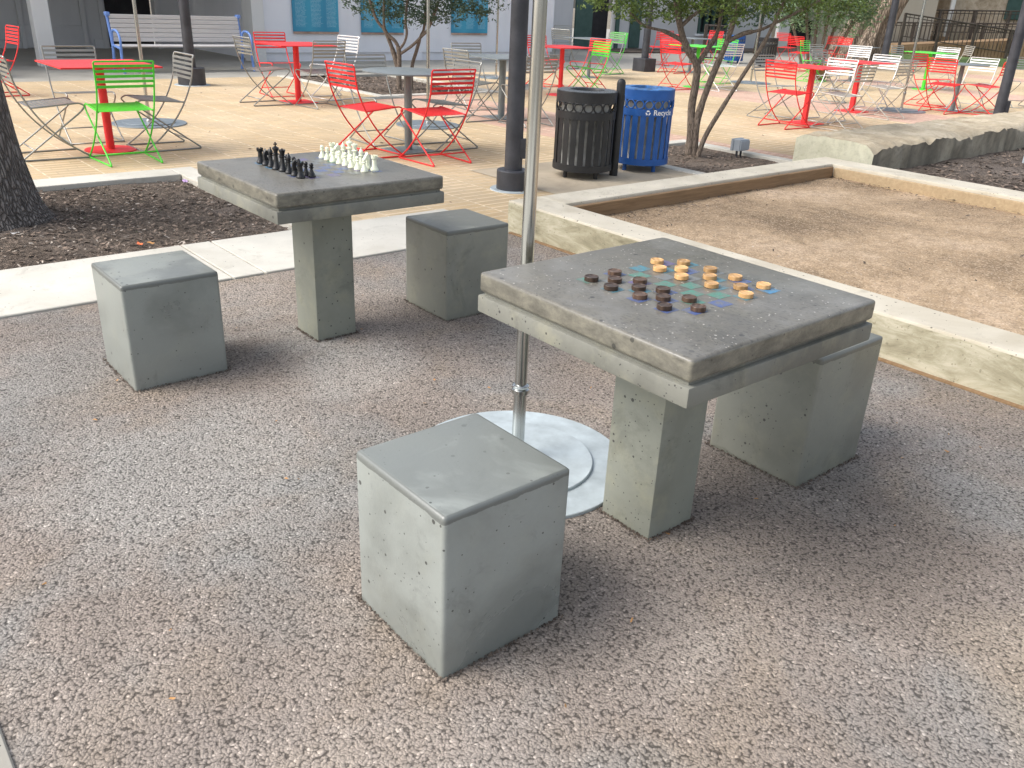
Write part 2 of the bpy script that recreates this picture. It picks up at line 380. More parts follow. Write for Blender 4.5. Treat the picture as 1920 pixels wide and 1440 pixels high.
def stainless():
    t = NT('brushed_stainless')
    v = t.co()
    n = t.noise(t.mapv(v, (60, 60, 0.7)), 3, 4)
    return t.out(t.ramp(n, [(0.3, (0.42, 0.43, 0.42)), (0.7, (0.62, 0.63, 0.61))]), 0.2, 1.0)
M['steel'] = stainless()
def stucco(name, base, sc=1.0):
    t = NT(name)
    v = t.co()
    n1 = t.noise(v, 0.6, 5, 0.6); n2 = t.noise(v, 38 * sc, 5, 0.7); n3 = t.noise(t.mapv(v, (3, 3, 0.6)), 1.2, 5)
    c = t.ramp(n1, [(0.3, tuple(k * 0.93 for k in base)), (0.7, base)])
    c = t.mix(t.math('MULTIPLY', t.ramp(n3, [(0.5, t.g(0)), (0.75, t.g(1))]), 0.12), c, tuple(k * 0.6 for k in base))
    return t.out(c, 0.85, 0, t.bump(n2, 0.25, 0.006))
M['stucco'] = stucco('white_stucco', (0.80, 0.82, 0.87))
M['stucco_grey'] = stucco('grey_stucco', (0.58, 0.59, 0.61))
M['postpaint'] = stucco('white_post_paint', (0.74, 0.745, 0.73))
M['beige'] = stucco('beige_wall', (0.36, 0.33, 0.28))
def stonework():
    t = NT('old_limestone_masonry')
    v = t.co()
    n1 = t.noise(v, 1.8, 8, 0.75, 1.0); n2 = t.noise(v, 9, 6, 0.7)
    c = t.ramp(n1, [(0.32, (0.22, 0.16, 0.11)), (0.47, (0.46, 0.37, 0.27)), (0.66, (0.62, 0.54, 0.43))])
    c = t.mix(t.math('MULTIPLY', t.ramp(n2, [(0.55, t.g(0)), (0.65, t.g(1))]), 0.4), c, (0.2, 0.16, 0.12))
    return t.out(c, 0.9, 0, t.bump(n2, 0.5, 0.03))
M['masonry'] = stonework()
def block_mat(name, cols):
    t = NT(name)
    v = t.co()
    n1 = t.noise(v, 2.2, 8, 0.7, 0.7); n2 = t.noise(v, 17, 7, 0.8); n3 = t.noise(t.mapv(v, (3.2, 3.2, 0.5)), 1.0, 4, 0.6)
    c = t.ramp(n1, [(0.33, cols[0]), (0.5, cols[1]), (0.68, cols[2])])
    c = t.mix(t.math('MULTIPLY', t.ramp(n2, [(0.52, t.g(0)), (0.68, t.g(1))]), 0.5), c, tuple(k * 0.55 for k in cols[0]))
    c = t.mix(t.math('MULTIPLY', t.ramp(n3, [(0.45, t.g(0)), (0.6, t.g(1))]), cols[3]), c, (0.085, 0.08, 0.065))
    return t.out(c, 0.93, 0, t.bump(n2, 0.7, 0.012), 0.25)
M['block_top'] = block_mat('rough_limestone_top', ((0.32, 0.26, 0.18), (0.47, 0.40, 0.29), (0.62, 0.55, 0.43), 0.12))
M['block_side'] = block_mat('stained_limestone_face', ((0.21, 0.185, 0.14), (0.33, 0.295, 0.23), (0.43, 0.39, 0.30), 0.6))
M['block_end'] = block_mat('sawn_limestone_end', ((0.44, 0.43, 0.33), (0.57, 0.56, 0.44), (0.66, 0.65, 0.53), 0.08))

def sign_mat():
    t = NT('teal_sign_panel')
    v = t.co()
    sx = t.n('ShaderNodeSeparateXYZ'); t.l(v, sx.inputs[0])
    # broken pale text lines in three columns: too small to read in the photograph
    row = t.math('LESS_THAN', t.math('FRACT', t.math('MULTIPLY', sx.outputs[2], 38.0)), 0.42)
    colf = t.math('FRACT', t.math('MULTIPLY', sx.outputs[0], 2.62))
    word = t.math('GREATER_THAN', t.noise(t.mapv(v, (40, 0, 38)), 1.0, 2), 0.44)
    ln = t.noise(t.mapv(v, (0.01, 0, 38)), 1.0, 1)
    inside = t.math('MULTIPLY', t.math('GREATER_THAN', colf, 0.16), t.math('LESS_THAN', colf, t.math('ADD', 0.42, t.math('MULTIPLY', ln, 0.75))))
    f = t.math('MULTIPLY', t.math('MULTIPLY', row, word), inside)
    lowm = t.math('GREATER_THAN', sx.outputs[2], 0.14)
    f = t.math('MULTIPLY', f, lowm)
    col3 = t.ramp(t.math('FRACT', t.math('MULTIPLY', sx.outputs[0], 1.31)), [(0.0, (0.025, 0.25, 0.42)), (0.5, (0.04, 0.33, 0.50)), (1.0, (0.025, 0.26, 0.43))])
    c = t.mix(t.math('MULTIPLY', f, 0.45), col3, (0.5, 0.72, 0.8))
    return t.out(c, 0.4, 0)
M['sign'] = sign_mat()
M['sign_strip'] = paint('sign_footer_stripe', (0.42, 0.28, 0.22), 0.5, 0, 0.5, 3)

def bark(name, c0, c1, c2, sc=1.0, bs=0.9):
    t = NT(name)
    v = t.mapv(t.co(), (9 * sc, 9 * sc, 1.6 * sc))
    n = t.noise(v, 2.0, 7, 0.7, 1.2); n2 = t.noise(t.co(), 30 * sc, 5, 0.7)
    d = t.vor(v, 3.0, 'DISTANCE_TO_EDGE')
    c = t.ramp(n, [(0.3, c0), (0.5, c1), (0.7, c2)])
    c = t.mix(t.ramp(d, [(0.0, t.g(0.75)), (0.16, t.g(0))]), c, tuple(k * 0.4 for k in c0))
    return t.out(c, 0.95, 0, t.bump(t.math('ADD', t.math('MULTIPLY', n2, 0.3), t.ramp(d, [(0, t.g(0)), (0.25, t.g(1))])), bs, 0.02), 0.15)
M['bark_oak'] = bark('oak_bark', (0.105, 0.092, 0.083), (0.22, 0.198, 0.185), (0.36, 0.335, 0.315), 1.7)
M['bark_small'] = bark('smooth_bark', (0.15, 0.12, 0.095), (0.23, 0.185, 0.15), (0.32, 0.265, 0.22), 2.5, 0.3)
M['bark_big'] = bark('ridged_bark', (0.10, 0.075, 0.055), (0.27, 0.215, 0.165), (0.46, 0.38, 0.30), 0.45, 1.0)
def leafm(name, cols, tr=0.35):
    t = NT(name)
    v = t.co()
    n = t.noise(v, 3.2, 4, 0.7); n2 = t.noise(v, 40, 2)
    c = t.ramp(t.math('ADD', t.math('MULTIPLY', n, 0.55), t.math('MULTIPLY', n2, 0.45)), [(0.36, cols[0]), (0.5, cols[1]), (0.66, cols[2])])
    t.out(c, 0.5, 0)
    tb = t.n('ShaderNodeBsdfTranslucent'); t.l(c, tb.inputs['Color'])
    mx = t.n('ShaderNodeMixShader'); mx.inputs[0].default_value = tr
    t.l(t.b.outputs[0], mx.inputs[1]); t.l(tb.outputs[0], mx.inputs[2])
    o = [n_ for n_ in t.t.nodes if n_.type == 'OUTPUT_MATERIAL'][0]
    t.l(mx.outputs[0], o.inputs['Surface'])
    return t.m
M['leaf_crape'] = leafm('crape_leaf', ((0.04, 0.07, 0.018), (0.10, 0.155, 0.04), (0.27, 0.38, 0.08)))
M['leaf_olive'] = leafm('olive_leaf', ((0.035, 0.07, 0.04), (0.07, 0.115, 0.07), (0.13, 0.18, 0.115)))
M['leaf_far'] = leafm('far_leaf', ((0.09, 0.16, 0.08), (0.19, 0.29, 0.155), (0.31, 0.41, 0.24)))
M['leaf_oak'] = leafm('oak_leaf', ((0.03, 0.055, 0.02), (0.06, 0.1, 0.03), (0.1, 0.15, 0.05)))

def tile(name, hue):
    t = NT(name)
    v = t.co()
    n1 = t.noise(v, 28, 6, 0.75); n2 = t.noise(v, 90, 3, 0.7)
    c = t.mix(t.ramp(n1, [(0.38, t.g(0.15)), (0.58, t.g(0.85))]), (0.16, 0.155, 0.14), hue)
    c = t.mix(t.ramp(n2, [(0.62, t.g(0)), (0.70, t.g(0.6))]), c, (0.4, 0.4, 0.38))
    return t.out(c, t.ramp(n2, [(0.3, t.g(0.26)), (0.7, t.g(0.44))]), 0, t.bump(n2, 0.08, 0.001), 0.45)
TILES = [tile('teal_inlay', (0.035, 0.22, 0.30)), tile('sea_green_inlay', (0.05, 0.24, 0.18)), tile('blue_inlay', (0.05, 0.10, 0.30)), tile('violet_inlay', (0.12, 0.09, 0.26)), tile('grey_inlay', (0.17, 0.19, 0.20)), tile('sky_blue_inlay', (0.04, 0.22, 0.42))]

# ------------------------------------------------------------------ mesh helpers
class MB:
    def __init__(s):
        s.v = []; s.f = []
    def add(s, vs, fs):
        o = len(s.v); s.v += [tuple(p) for p in vs]; s.f += [tuple(i + o for i in q) for q in fs]
        return s
    def box(s, x0, x1, y0, y1, z0, z1):
        return s.add([(x0, y0, z0), (x1, y0, z0), (x1, y1, z0), (x0, y1, z0), (x0, y0, z1), (x1, y0, z1), (x1, y1, z1), (x0, y1, z1)],
                     [(3, 2, 1, 0), (4, 5, 6, 7), (0, 1, 5, 4), (1, 2, 6, 5), (2, 3, 7, 6), (3, 0, 4, 7)])
    def quad(s, a, b, c, d):
        return s.add([a, b, c, d], [(0, 1, 2, 3)])
    def bbox(s, x0, x1, y0, y1, z0, z1, r=0.01, seg=2):
        bm = bmesh.new()
        bmesh.ops.create_cube(bm, size=1)
        for v in bm.verts:
            v.co = Vector(((x0 + x1) / 2 + v.co.x * (x1 - x0), (y0 + y1) / 2 + v.co.y * (y1 - y0), (z0 + z1) / 2 + v.co.z * (z1 - z0)))
        bmesh.ops.bevel(bm, geom=bm.edges[:], offset=r, segments=seg, profile=0.6, affect='EDGES')
        bm.verts.index_update()
        s.add([v.co[:] for v in bm.verts], [[v.index for v in f.verts] for f in bm.faces])
        bm.free()
        return s
    def tube(s, pts, rad, n=8, cap=True, wob=0.0):
        pts = [Vector(p) for p in pts]
        if not isinstance(rad, (list, tuple)): rad = [rad] * len(pts)
        o = len(s.v); t0 = (pts[1] - pts[0]).normalized()
        ref = Vector((0, 0, 1)) if abs(t0.z) < 0.9 else Vector((1, 0, 0))
        u = t0.cross(ref).normalized()
        for i, p in enumerate(pts):
            if i == 0: t = t0
            elif i == len(pts) - 1: t = (pts[i] - pts[i - 1]).normalized()
            else: t = ((pts[i + 1] - pts[i]).normalized() + (pts[i] - pts[i - 1]).normalized()).normalized()
            u = (u - t * u.dot(t)).normalized(); w = t.cross(u)
            for k in range(n):
                a = 2 * PI * k / n
                rr = rad[i]
                if wob: rr *= 1 + wob * mnoise.noise(Vector((math.cos(a) * 1.3 + p.x, math.sin(a) * 1.3 + p.y, p.z * 2)))
                s.v.append(tuple(p + (u * math.cos(a) + w * math.sin(a)) * rr))
        for i in range(len(pts) - 1):
            for k in range(n):
                a = o + i * n + k; b = o + i * n + (k + 1) % n
                s.f.append((a, b, b + n, a + n))
        if cap:
            s.f.append(tuple(o + k for k in range(n))[::-1])
            s.f.append(tuple(o + (len(pts) - 1) * n + k for k in range(n)))
        return s
    def lathe(s, prof, n=24, c=(0, 0, 0)):
        o = len(s.v)
        for r, z in prof:
            for k in range(n):
                a = 2 * PI * k / n
                s.v.append((c[0] + r * math.cos(a), c[1] + r * math.sin(a), c[2] + z))
        for i in range(len(prof) - 1):
            for k in range(n):
                a = o + i * n + k; b = o + i * n + (k + 1) % n
                s.f.append((a, b, b + n, a + n))
        if prof[0][0] > 1e-6: s.f.append(tuple(o + k for k in range(n))[::-1])
        if prof[-1][0] > 1e-6: s.f.append(tuple(o + (len(prof) - 1) * n + k for k in range(n)))
        return s
    def arc(s, r0, r1, a0, a1, z0, z1, n=4):
        o = len(s.v)
        for i in range(n + 1):
            a = a0 + (a1 - a0) * i / n
            for r, z in ((r0, z0), (r1, z0), (r1, z1), (r0, z1)):
                s.v.append((r * math.cos(a), r * math.sin(a), z))
        for i in range(n):
            for k in range(4):
                p = o + i * 4 + k; q = o + i * 4 + (k + 1) % 4
                s.f.append((p, p + 4, q + 4, q))
        s.f.append((o, o + 1, o + 2, o + 3)); e = o + n * 4
        s.f.append((e + 3, e + 2, e + 1, e))
        return s
    def build(s, name, mat, parent=None, smooth=False, loc=(0, 0, 0), rz=0.0, auto=None):
        me = bpy.data.meshes.new(name)
        me.from_pydata(s.v, [], s.f)
        me.update()
        mats = mat if isinstance(mat, list) else [mat]
        for m in mats: me.materials.append(m)
        if smooth or auto:
            me.polygons.foreach_set('use_smooth', [True] * len(me.polygons))
        if auto:
            try: me.set_sharp_from_angle(angle=auto)
            except Exception: pass
        o = bpy.data.objects.new(name, me)
        COL.objects.link(o)
        o.location = loc; o.rotation_euler = (0, 0, rz)
        if parent is not None: o.parent = parent
        return o

def tag(o, label=None, cat=None, group=None, kind=None):
    if label: o['label'] = label
    if cat: o['category'] = cat
    if group: o['group'] = group
    if kind: o['kind'] = kind
    return o
def thing(name, label, cat, loc=(0, 0, 0), rz=0.0, group=None):
    o = bpy.data.objects.new(name, None); COL.objects.link(o)
    o.empty_display_size = 0.1
    o.location = loc; o.rotation_euler = (0, 0, rz)
    return tag(o, label, cat, group)
def copy_tree(o, parent=None):
    c = o.copy(); COL.objects.link(c)
    if parent is not None: c.parent = parent
    for ch in list(o.children): copy_tree(ch, c)
    return c

GA = R(41)      # the plaza grid is turned 41 degrees from the camera's view axis
def G(a, b, z=0.0):
    return Vector((a * math.cos(GA) - b * math.sin(GA), a * math.sin(GA) + b * math.cos(GA), z))
def arcpts(pts, r, n=5):
    """polyline with its inner corners rounded"""
    pts = [Vector(p) for p in pts]; out = [pts[0]]
    for i in range(1, len(pts) - 1):
        p = pts[i]; d0 = (pts[i - 1] - p); d1 = (pts[i + 1] - p)
        k = min(r, d0.length * 0.45, d1.length * 0.45)
        a = p + d0.normalized() * k; b = p + d1.normalized() * k
        for j in range(n + 1):
            t = j / n
            out.append(a * (1 - t) ** 2 + p * 2 * t * (1 - t) + b * t * t)
    out.append(pts[-1])
    return out
def spline(pts, n=5):
    pts = [Vector(p) for p in pts]; P = [pts[0]] + pts + [pts[-1]]; out = []
    for i in range(1, len(P) - 2):
        for j in range(n):
            t = j / n
            a, b, c, d = P[i - 1], P[i], P[i + 1], P[i + 2]
            out.append(0.5 * ((2 * b) + (c - a) * t + (2 * a - 5 * b + 4 * c - d) * t * t + (3 * b - a - 3 * c + d) * t ** 3))
    out.append(pts[-1])
    return out

# ------------------------------------------------------------------ ground surfaces (setting), in grid coordinates
def sheet(name, mat, rects, holes=(), z=0.0, label=None):
    mb = MB()
    for (a0, a1, b0, b1) in rects:
        xs = sorted({a0, a1, *[h[i] for h in holes for i in (0, 1) if a0 < h[i] < a1]})
        ys = sorted({b0, b1, *[h[i] for h in holes for i in (2, 3) if b0 < h[i] < b1]})
        for i in range(len(xs) - 1):
            for j in range(len(ys) - 1):
                cx = (xs[i] + xs[i + 1]) / 2; cy = (ys[j] + ys[j + 1]) / 2
                if any(h[0] < cx < h[1] and h[2] < cy < h[3] for h in holes): continue
                mb.quad((xs[i], ys[j], z), (xs[i + 1], ys[j], z), (xs[i + 1], ys[j + 1], z), (xs[i], ys[j + 1], z))
    o = mb.build(name, mat, rz=GA)
    return tag(o, label, None, None, 'structure')

sheet('ground', M['earth'], [(-120, 160, -120, 160)], z=-0.12)
BED_L = (-6, 2.62, 5.3, 7.75); BED_C = (7.6, 9.75, 12.2, 15.6); BED_T = (6.95, 8.55, 4.55, 6.85)
sheet('paved_plaza', M['paver'], [(-30, 3.84, 5.3, 15.6), (3.84, 70, 4.55, 15.6), (8.0, 70, 4.12, 4.55)], [BED_L, BED_C, BED_T])
sheet('play_surface', M['pebble'], [(0.078, 3.86, -8, 4.5)])
sheet('sidewalk', M['porch'], [(-30, 70, 15.6, 40)], z=0.0)
sheet('bin_shade', M['bin_shade'], [(5.0, 6.85, 4.6, 6.5)], z=0.004)  # sheet over the pavers round the bins, their shade put into its tan
# soil in the beds
def bedsoil(name, mat, a0, a1, b0, b1, z, amp=0.02, step=0.08):
    mb = MB(); nx = max(2, int((a1 - a0) / step)); ny = max(2, int((b1 - b0) / step))
    for j in range(ny + 1):
        for i in range(nx + 1):
            a = a0 + (a1 - a0) * i / nx; b = b0 + (b1 - b0) * j / ny
            mb.v.append((a, b, z + amp * mnoise.fractal(Vector((a * 2.1, b * 2.1, 3.0)), 1.0, 2.0, 4)))
    for j in range(ny):
        for i in range(nx):
            k = j * (nx + 1) + i
            mb.f.append((k, k + 1, k + nx + 2, k + nx + 1))
    o = mb.build(name, mat, rz=GA, smooth=True)
    return tag(o, None, None, None, 'structure')
bedsoil('mulch_bed', M['mulch'], -3, 2.64, 5.28, 7.5, -0.03, 0.02)
bedsoil('mulch_bed', M['mulch'], 7.7, 9.7, 12.3, 15.6, -0.02, 0.03)
bedsoil('mulch_bed', M['mulch_pale'], 7.05, 8.45, 4.55, 6.75, -0.02, 0.02)
bedsoil('mulch_bed', M['mulch'], 7.88, 22, -4, 4.2, 0.10, 0.03, 0.12)
bedsoil('sand_court', M['sand'], 4.10, 7.60, -7, 4.30, 0.10, 0.015, 0.1)
sheet('lawn', M['lawn'], [(34, 60, -10, 24)], z=0.004)
sheet('wall_bed', M['mulch'], [(22.2, 36, 20.6, 22.5)], z=0.03)

# walkway of cast slabs beside the left bed, with joints
mb = MB()
for a0, a1 in ((-6, -1.6), (-1.588, 1.80), (1.812, 1.99), (2.002, 3.83)):
    mb.bbox(a0, a1, 4.505, 5.30, -0.1, 0.012, 0.004, 1)
tag(mb.build('walkway', M['walk'], rz=GA), kind='structure')
mb = MB().bbox(-6, 2.62, 7.46, 7.76, -0.1, 0.014, 0.01, 2).bbox(2.622, 2.82, 5.302, 7.76, -0.1, 0.014, 0.01, 2)
tag(mb.build('bed_kerb', M['walk'], rz=GA), kind='structure')
mb = MB().bbox(0.035, 0.08, -8, 4.5, -0.1, 0.01, 0.004, 1)
tag(mb.build('edge_strip', M['porch'], rz=GA), kind='structure')
mb = MB().box(-6, 0.033, -8, 4.5, -0.1, 0.004)
tag(mb.build('path', M['walk'], rz=GA), kind='structure')
mb = MB().bbox(7.45, 7.6, 12.05, 15.6, -0.1, 0.02, 0.006, 1).bbox(7.602, 9.75, 12.05, 12.2, -0.1, 0.02, 0.006, 1).bbox(9.752, 9.9, 12.05, 15.6, -0.1, 0.02, 0.006, 1)
tag(mb.build('bed_kerb', M['walk'], rz=GA), kind='structure')
mb = MB().bbox(6.85, 7.0, 4.56, 6.88, -0.1, 0.014, 0.006, 1).bbox(7.002, 8.6, 6.72, 6.88, -0.1, 0.014, 0.006, 1).bbox(8.45, 8.6, 4.56, 6.718, -0.1, 0.014, 0.006, 1)
tag(mb.build('bed_kerb', M['walk'], rz=GA), kind='structure')

# scattered wood chips and grit (nobody could count them)
def chips(name, mat, a0, a1, b0, b1, z, n, s0, s1, seed, holes=(), flat=0.35, near=None):
    rnd = random.Random(seed); mb = MB()
    for i in range(n):
        a = rnd.uniform(a0, a1); b = rnd.uniform(b0, b1)
        if near: 
            if rnd.random() > near(a, b): continue
        s = rnd.uniform(s0, s1); w = s * rnd.uniform(0.25, 0.6); th = rnd.uniform(0, PI)
        tx, ty = rnd.uniform(-flat, flat), rnd.uniform(-flat, flat)
        ca, sa = math.cos(th), math.sin(th)
        vs = []
        for x, y in ((-s, -w * 0.6), (s * 0.7, -w), (s, w * 0.5), (-s * 0.6, w)):
            X = x * ca - y * sa; Y = x * sa + y * ca
            vs.append((a + X, b + Y, z + 0.004 + X * tx + Y * ty + rnd.uniform(0, 0.006)))
        mb.add(vs, [(0, 1, 2, 3)])
    return tag(mb.build(name, mat, rz=GA), kind='stuff')
M['chip'] = paint('wood_chip', (0.20, 0.15, 0.115), 0.9, 0, 0.5, 30)
M['chip_pale'] = paint('bleached_chip', (0.38, 0.33, 0.28), 0.9, 0, 0.4, 30)
chips('wood_chips', M['chip'], -1.5, 2.6, 5.32, 7.4, -0.025, 5000, 0.006, 0.022, 1)
chips('wood_chips', M['chip_pale'], -1.5, 2.6, 5.32, 7.4, -0.02, 800, 0.005, 0.018, 2)
chips('wood_chips', M['mulch'], -1.5, 2.6, 5.32, 7.4, -0.02, 2500, 0.008, 0.028, 3)
chips('wood_chips', M['chip'], 7.9, 14, -1.5, 4.1, 0.105, 4500, 0.012, 0.035, 4)
chips('wood_chips', M['mulch'], 7.9, 14, -1.5, 4.1, 0.11, 3500, 0.015, 0.04, 5)
chips('wood_chips', M['chip'], 7.05, 8.4, 4.6, 6.7, -0.015, 1100, 0.01, 0.025, 6)
chips('wood_chips', M['chip'], 7.7, 9.7, 12.3, 15.5, -0.01, 1100, 0.015, 0.04, 7)
chips('leaf_litter', M['mulch'], 4.16, 7.54, 0, 4.24, 0.105, 9000, 0.004, 0.016, 8, near=lambda a, b: 0.012 + math.exp(-(7.52 - a) * 9) * 0.9 + math.exp(-(4.22 - b) * 10) * 0.9)
chips('leaf_litter', M['chip_pale'], 4.16, 7.5, 0, 4.2, 0.105, 700, 0.002, 0.006, 9)
def near_ground(a, b): return 1.0
chips('leaf_litter', M['leafdry'], 0.2, 3.8, -1.0, 4.4, 0.002, 70, 0.004, 0.011, 10, flat=0.25)
chips('leaf_litter', M['chip_pale'], 0.2, 3.8, -1.0, 4.4, 0.002, 160, 0.002, 0.005, 11, flat=0.25)
chips('leaf_litter', M['chip'], 3.0, 15, 5.4, 15, 0.002, 160, 0.008, 0.025, 12)

def foot_grit(x, y, deg, half, seed):
    rnd = random.Random(seed); mb = MB()
    for i in range(520):
        side = rnd.randrange(4); u = rnd.uniform(-half - 0.01, half + 0.01); o_ = half + abs(rnd.gauss(0, 0.007)) + 0.001
        px, py = ((u, -o_), (o_, u), (u, o_), (-o_, u))[side]
        s_ = rnd.uniform(0.0015, 0.0042); z = rnd.uniform(0.0, 0.006)
        a = rnd.uniform(0, PI); c_, d_ = math.cos(a) * s_, math.sin(a) * s_
        mb.add([(px - c_, py - d_, z), (px + d_, py - c_, z + 0.001), (px + c_, py + d_, z + 0.003), (px - d_, py + c_, z + 0.002)], [(0, 1, 2, 3)])
    o = mb.build('grit', M['mulch'], loc=(x, y, 0), rz=R(deg))
    return tag(o, kind='stuff')
for x_, y_, d_, h_ in ((-0.115, 1.852, -49.2, 0.192), (-1.491, 3.359, -49.2, 0.192), (-0.322, 4.337, -50.5, 0.192), (1.026, 2.84, -49.8, 0.192), (0.454, 2.353, -49.76, 0.102), (-0.909, 3.861, -48.94, 0.102)):
    foot_grit(x_, y_, d_, h_, int(h_ * 1000 + x_ * 10))

# ------------------------------------------------------------------ sand court curbs
cw = thing('court_curb', 'pale concrete curb wall with yellowed sides boxing in the sandy court', 'curb wall', (0, 0, 0), GA)
MB().bbox(3.845, 4.12, -8, 4.55, -0.1, 0.222, 0.012, 2).build('front_curb', M['curb'], cw)
MB().box(3.8425, 3.8449, -8, 4.545, -0.02, 0.208).build('weathered_face', M['curb_side'], cw)
MB().bbox(4.122, 7.568, 4.27, 4.55, -0.1, 0.220, 0.012, 2).build('back_curb', M['curb'], cw)
MB().bbox(7.57, 7.89, -8, 4.55, -0.1, 0.218, 0.012, 2).build('right_curb', M['curb'], cw)
MB().bbox(4.125, 7.53, 4.232, 4.268, 0.0, 0.198, 0.004, 1).build('lining_board', M['board'], cw)
MB().bbox(7.532, 7.568, -8, 4.23, 0.0, 0.19, 0.004, 1).build('lining_board', M['board_tan'], cw)
MB().box(3.815, 3.841, -8, 4.5, -0.02, 0.008).build('footing_strip', M['board'], cw)

# rough limestone block seat wall
def block_wall():
    o = thing('stone_block_wall', 'low wall of rough hewn limestone blocks beside the sand court and dark mulch bed', 'stone wall', (0, 0, 0), GA)
    a0, a1, b0, b1, h = 8.05, 24.0, 4.14, 5.0, 0.37
    nx = 330; ny = 18
    def hz(a, b):
        e = 1.8 * mnoise.fractal(Vector((a * 5, b * 5, 1)), 1.0, 2.1, 4)
        k = min(b - b0, b1 - b) / 0.08
        drop = 0.055 * max(0, 1 - k) * (0.3 + 1.6 * abs(mnoise.noise(Vector((a * 5, b * 3, 7)))))
        return h + 0.012 * e + 0.02 * mnoise.noise(Vector((a * 1.1, b * 1.4, 5))) - drop
    def yo(a, z, side):
        j = abs(((a - 8.05) / 0.62) % 1 - 0.5)
        groove = 0.05 * max(0, (j - 0.45) / 0.05)
        n = 0.028 * mnoise.fractal(Vector((a * 3.3, z * 3 + side * 9, 2)), 1.0, 2.0, 4)
        off = 0.016 * mnoise.cell(Vector((math.floor((a - 8.05) / 0.62 + 0.5) * 1.7, side * 3.0, 0)))
        fade = min(1, (a - a0) / 0.25)
        return (n - groove + off) * fade
    top = MB(); 
    for i in range(nx + 1):
        a = a0 + (a1 - a0) * (i / nx)
        for j in range(ny + 1):
            b = b0 + (b1 - b0) * j / ny
            if j == 0: b -= yo(a, h, 0)
            if j == ny: b += yo(a, h, 1)
            top.v.append((a, b, hz(a, b if 0 < j < ny else (b0 if j == 0 else b1))))
    for i in range(nx):
        for j in range(ny):
            k = i * (ny + 1) + j
            top.f.append((k, k + ny + 1, k + ny + 2, k + 1))
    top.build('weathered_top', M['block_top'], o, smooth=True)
    for side, nm in ((0, 'near_face'), (1, 'far_face')):
        f = MB(); nz = 8
        for i in range(nx + 1):
            a = a0 + (a1 - a0) * (i / nx)
            bb = b0 if side == 0 else b1
            ht = hz(a, bb)
            for j in range(nz + 1):
                z = ht * j / nz
                y = yo(a, h if j == nz else z, side)
                f.v.append((a, bb - y if side == 0 else bb + y, z))
        for i in range(nx):
            for j in range(nz):
                k = i * (nz + 1) + j
                q = (k, k + nz + 1, k + nz + 2, k + 1)
                f.f.append(q if side == 0 else q[::-1])
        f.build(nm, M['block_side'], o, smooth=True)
    e = MB(); 
    vs = [(a0, b0, 0), (a0, b1, 0)] + [(a0, b1 - (b1 - b0) * j / ny, hz(a0, b1 - (b1 - b0) * j / ny)) for j in range(ny + 1)]
    e.add(vs, [tuple(range(len(vs)))[::-1]])
    e.build('sawn_end', M['block_end'], o)
block_wall()

# ------------------------------------------------------------------ game tables and cube seats
SW = 0.3846
def seat(x, y, deg, h, label, key='seat'):
    mb = MB().bbox(-SW / 2, SW / 2, -SW / 2, SW / 2, -0.05, h, 0.013, 3)
    o = mb.build('cube_seat', M[key], loc=(x, y, 0), rz=R(deg), auto=R(50))
    return tag(o, label, 'seat', 'concrete cube seats')
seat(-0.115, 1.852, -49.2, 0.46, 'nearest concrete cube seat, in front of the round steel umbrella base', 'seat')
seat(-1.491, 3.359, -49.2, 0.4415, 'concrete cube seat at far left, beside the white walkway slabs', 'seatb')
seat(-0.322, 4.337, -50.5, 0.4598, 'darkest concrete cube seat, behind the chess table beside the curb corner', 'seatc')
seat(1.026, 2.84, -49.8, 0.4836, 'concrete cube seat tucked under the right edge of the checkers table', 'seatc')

TW, TZ = 0.80, 0.777
def game_table(x, y, deg, label, inl, bc):
    t = thing('game_table', label, 'game table', (x, y, 0), R(deg), 'concrete game tables')
    MB().bbox(-TW / 2, TW / 2, -TW / 2, TW / 2, TZ - 0.059, TZ, 0.012, 3).build('tabletop', M['slab'], t, auto=R(50))
    lo = MB().bbox(-TW / 2 - 0.003, TW / 2 + 0.003, -TW / 2 - 0.003, TW / 2 + 0.003, TZ - 0.122, TZ - 0.069, 0.007, 2)
    lo.box(-TW / 2 + 0.012, TW / 2 - 0.012, -TW / 2 + 0.012, TW / 2 - 0.012, TZ - 0.0705, TZ - 0.0575)
    lo.build('lower_slab', M['slab_low'], t, auto=R(50))
    pw = 0.1019
    MB().bbox(-pw, pw, -pw, pw, -0.05, TZ - 0.12, 0.008, 2).build('pedestal', M['ped'], t, auto=R(50))
    # inlaid tiles: every second square is coloured, the others are bare slab
    x0, dx, y0, dy = bc; rnd = random.Random(inl[0]); mb = MB(); idx = []
    for i in range(8):
        for j in range(8):
            if (i + j) % 2: continue
            x_ = x0 + dx * i; y_ = y0 + dy * j; hx = dx / 2 - 0.0006; hy = dy / 2 - 0.0006
            mb.quad((x_ - hx, y_ - hy, 0.0005), (x_ + hx, y_ - hy, 0.0005), (x_ + hx, y_ + hy, 0.0005), (x_ - hx, y_ + hy, 0.0005))
            idx.append(rnd.choice(inl[1]))
    o = mb.build('game_board', TILES, t, loc=(0, 0, TZ))
    o.data.polygons.foreach_set('material_index', idx)
    return t
T1 = (0.454, 2.353, -49.76); T2 = (-0.909, 3.861, -48.94)
game_table(*T1, 'near concrete game table with teal and blue board and wooden checkers', (4, [0, 0, 1, 1, 2, 2, 3, 4, 4, 5]), (-0.171, 0.0495, -0.180, 0.0545))
game_table(*T2, 'far concrete game table with violet board and chess pieces set out', (9, [0, 2, 2, 3, 3, 4, 4, 5, 1]), (-0.222, 0.0553, -0.172, 0.0517))
def on_table(T, lx, ly):
    a = R(T[2]); return (T[0] + lx * math.cos(a) - ly * math.sin(a), T[1] + lx * math.sin(a) + ly * math.cos(a), TZ + 0.0008)

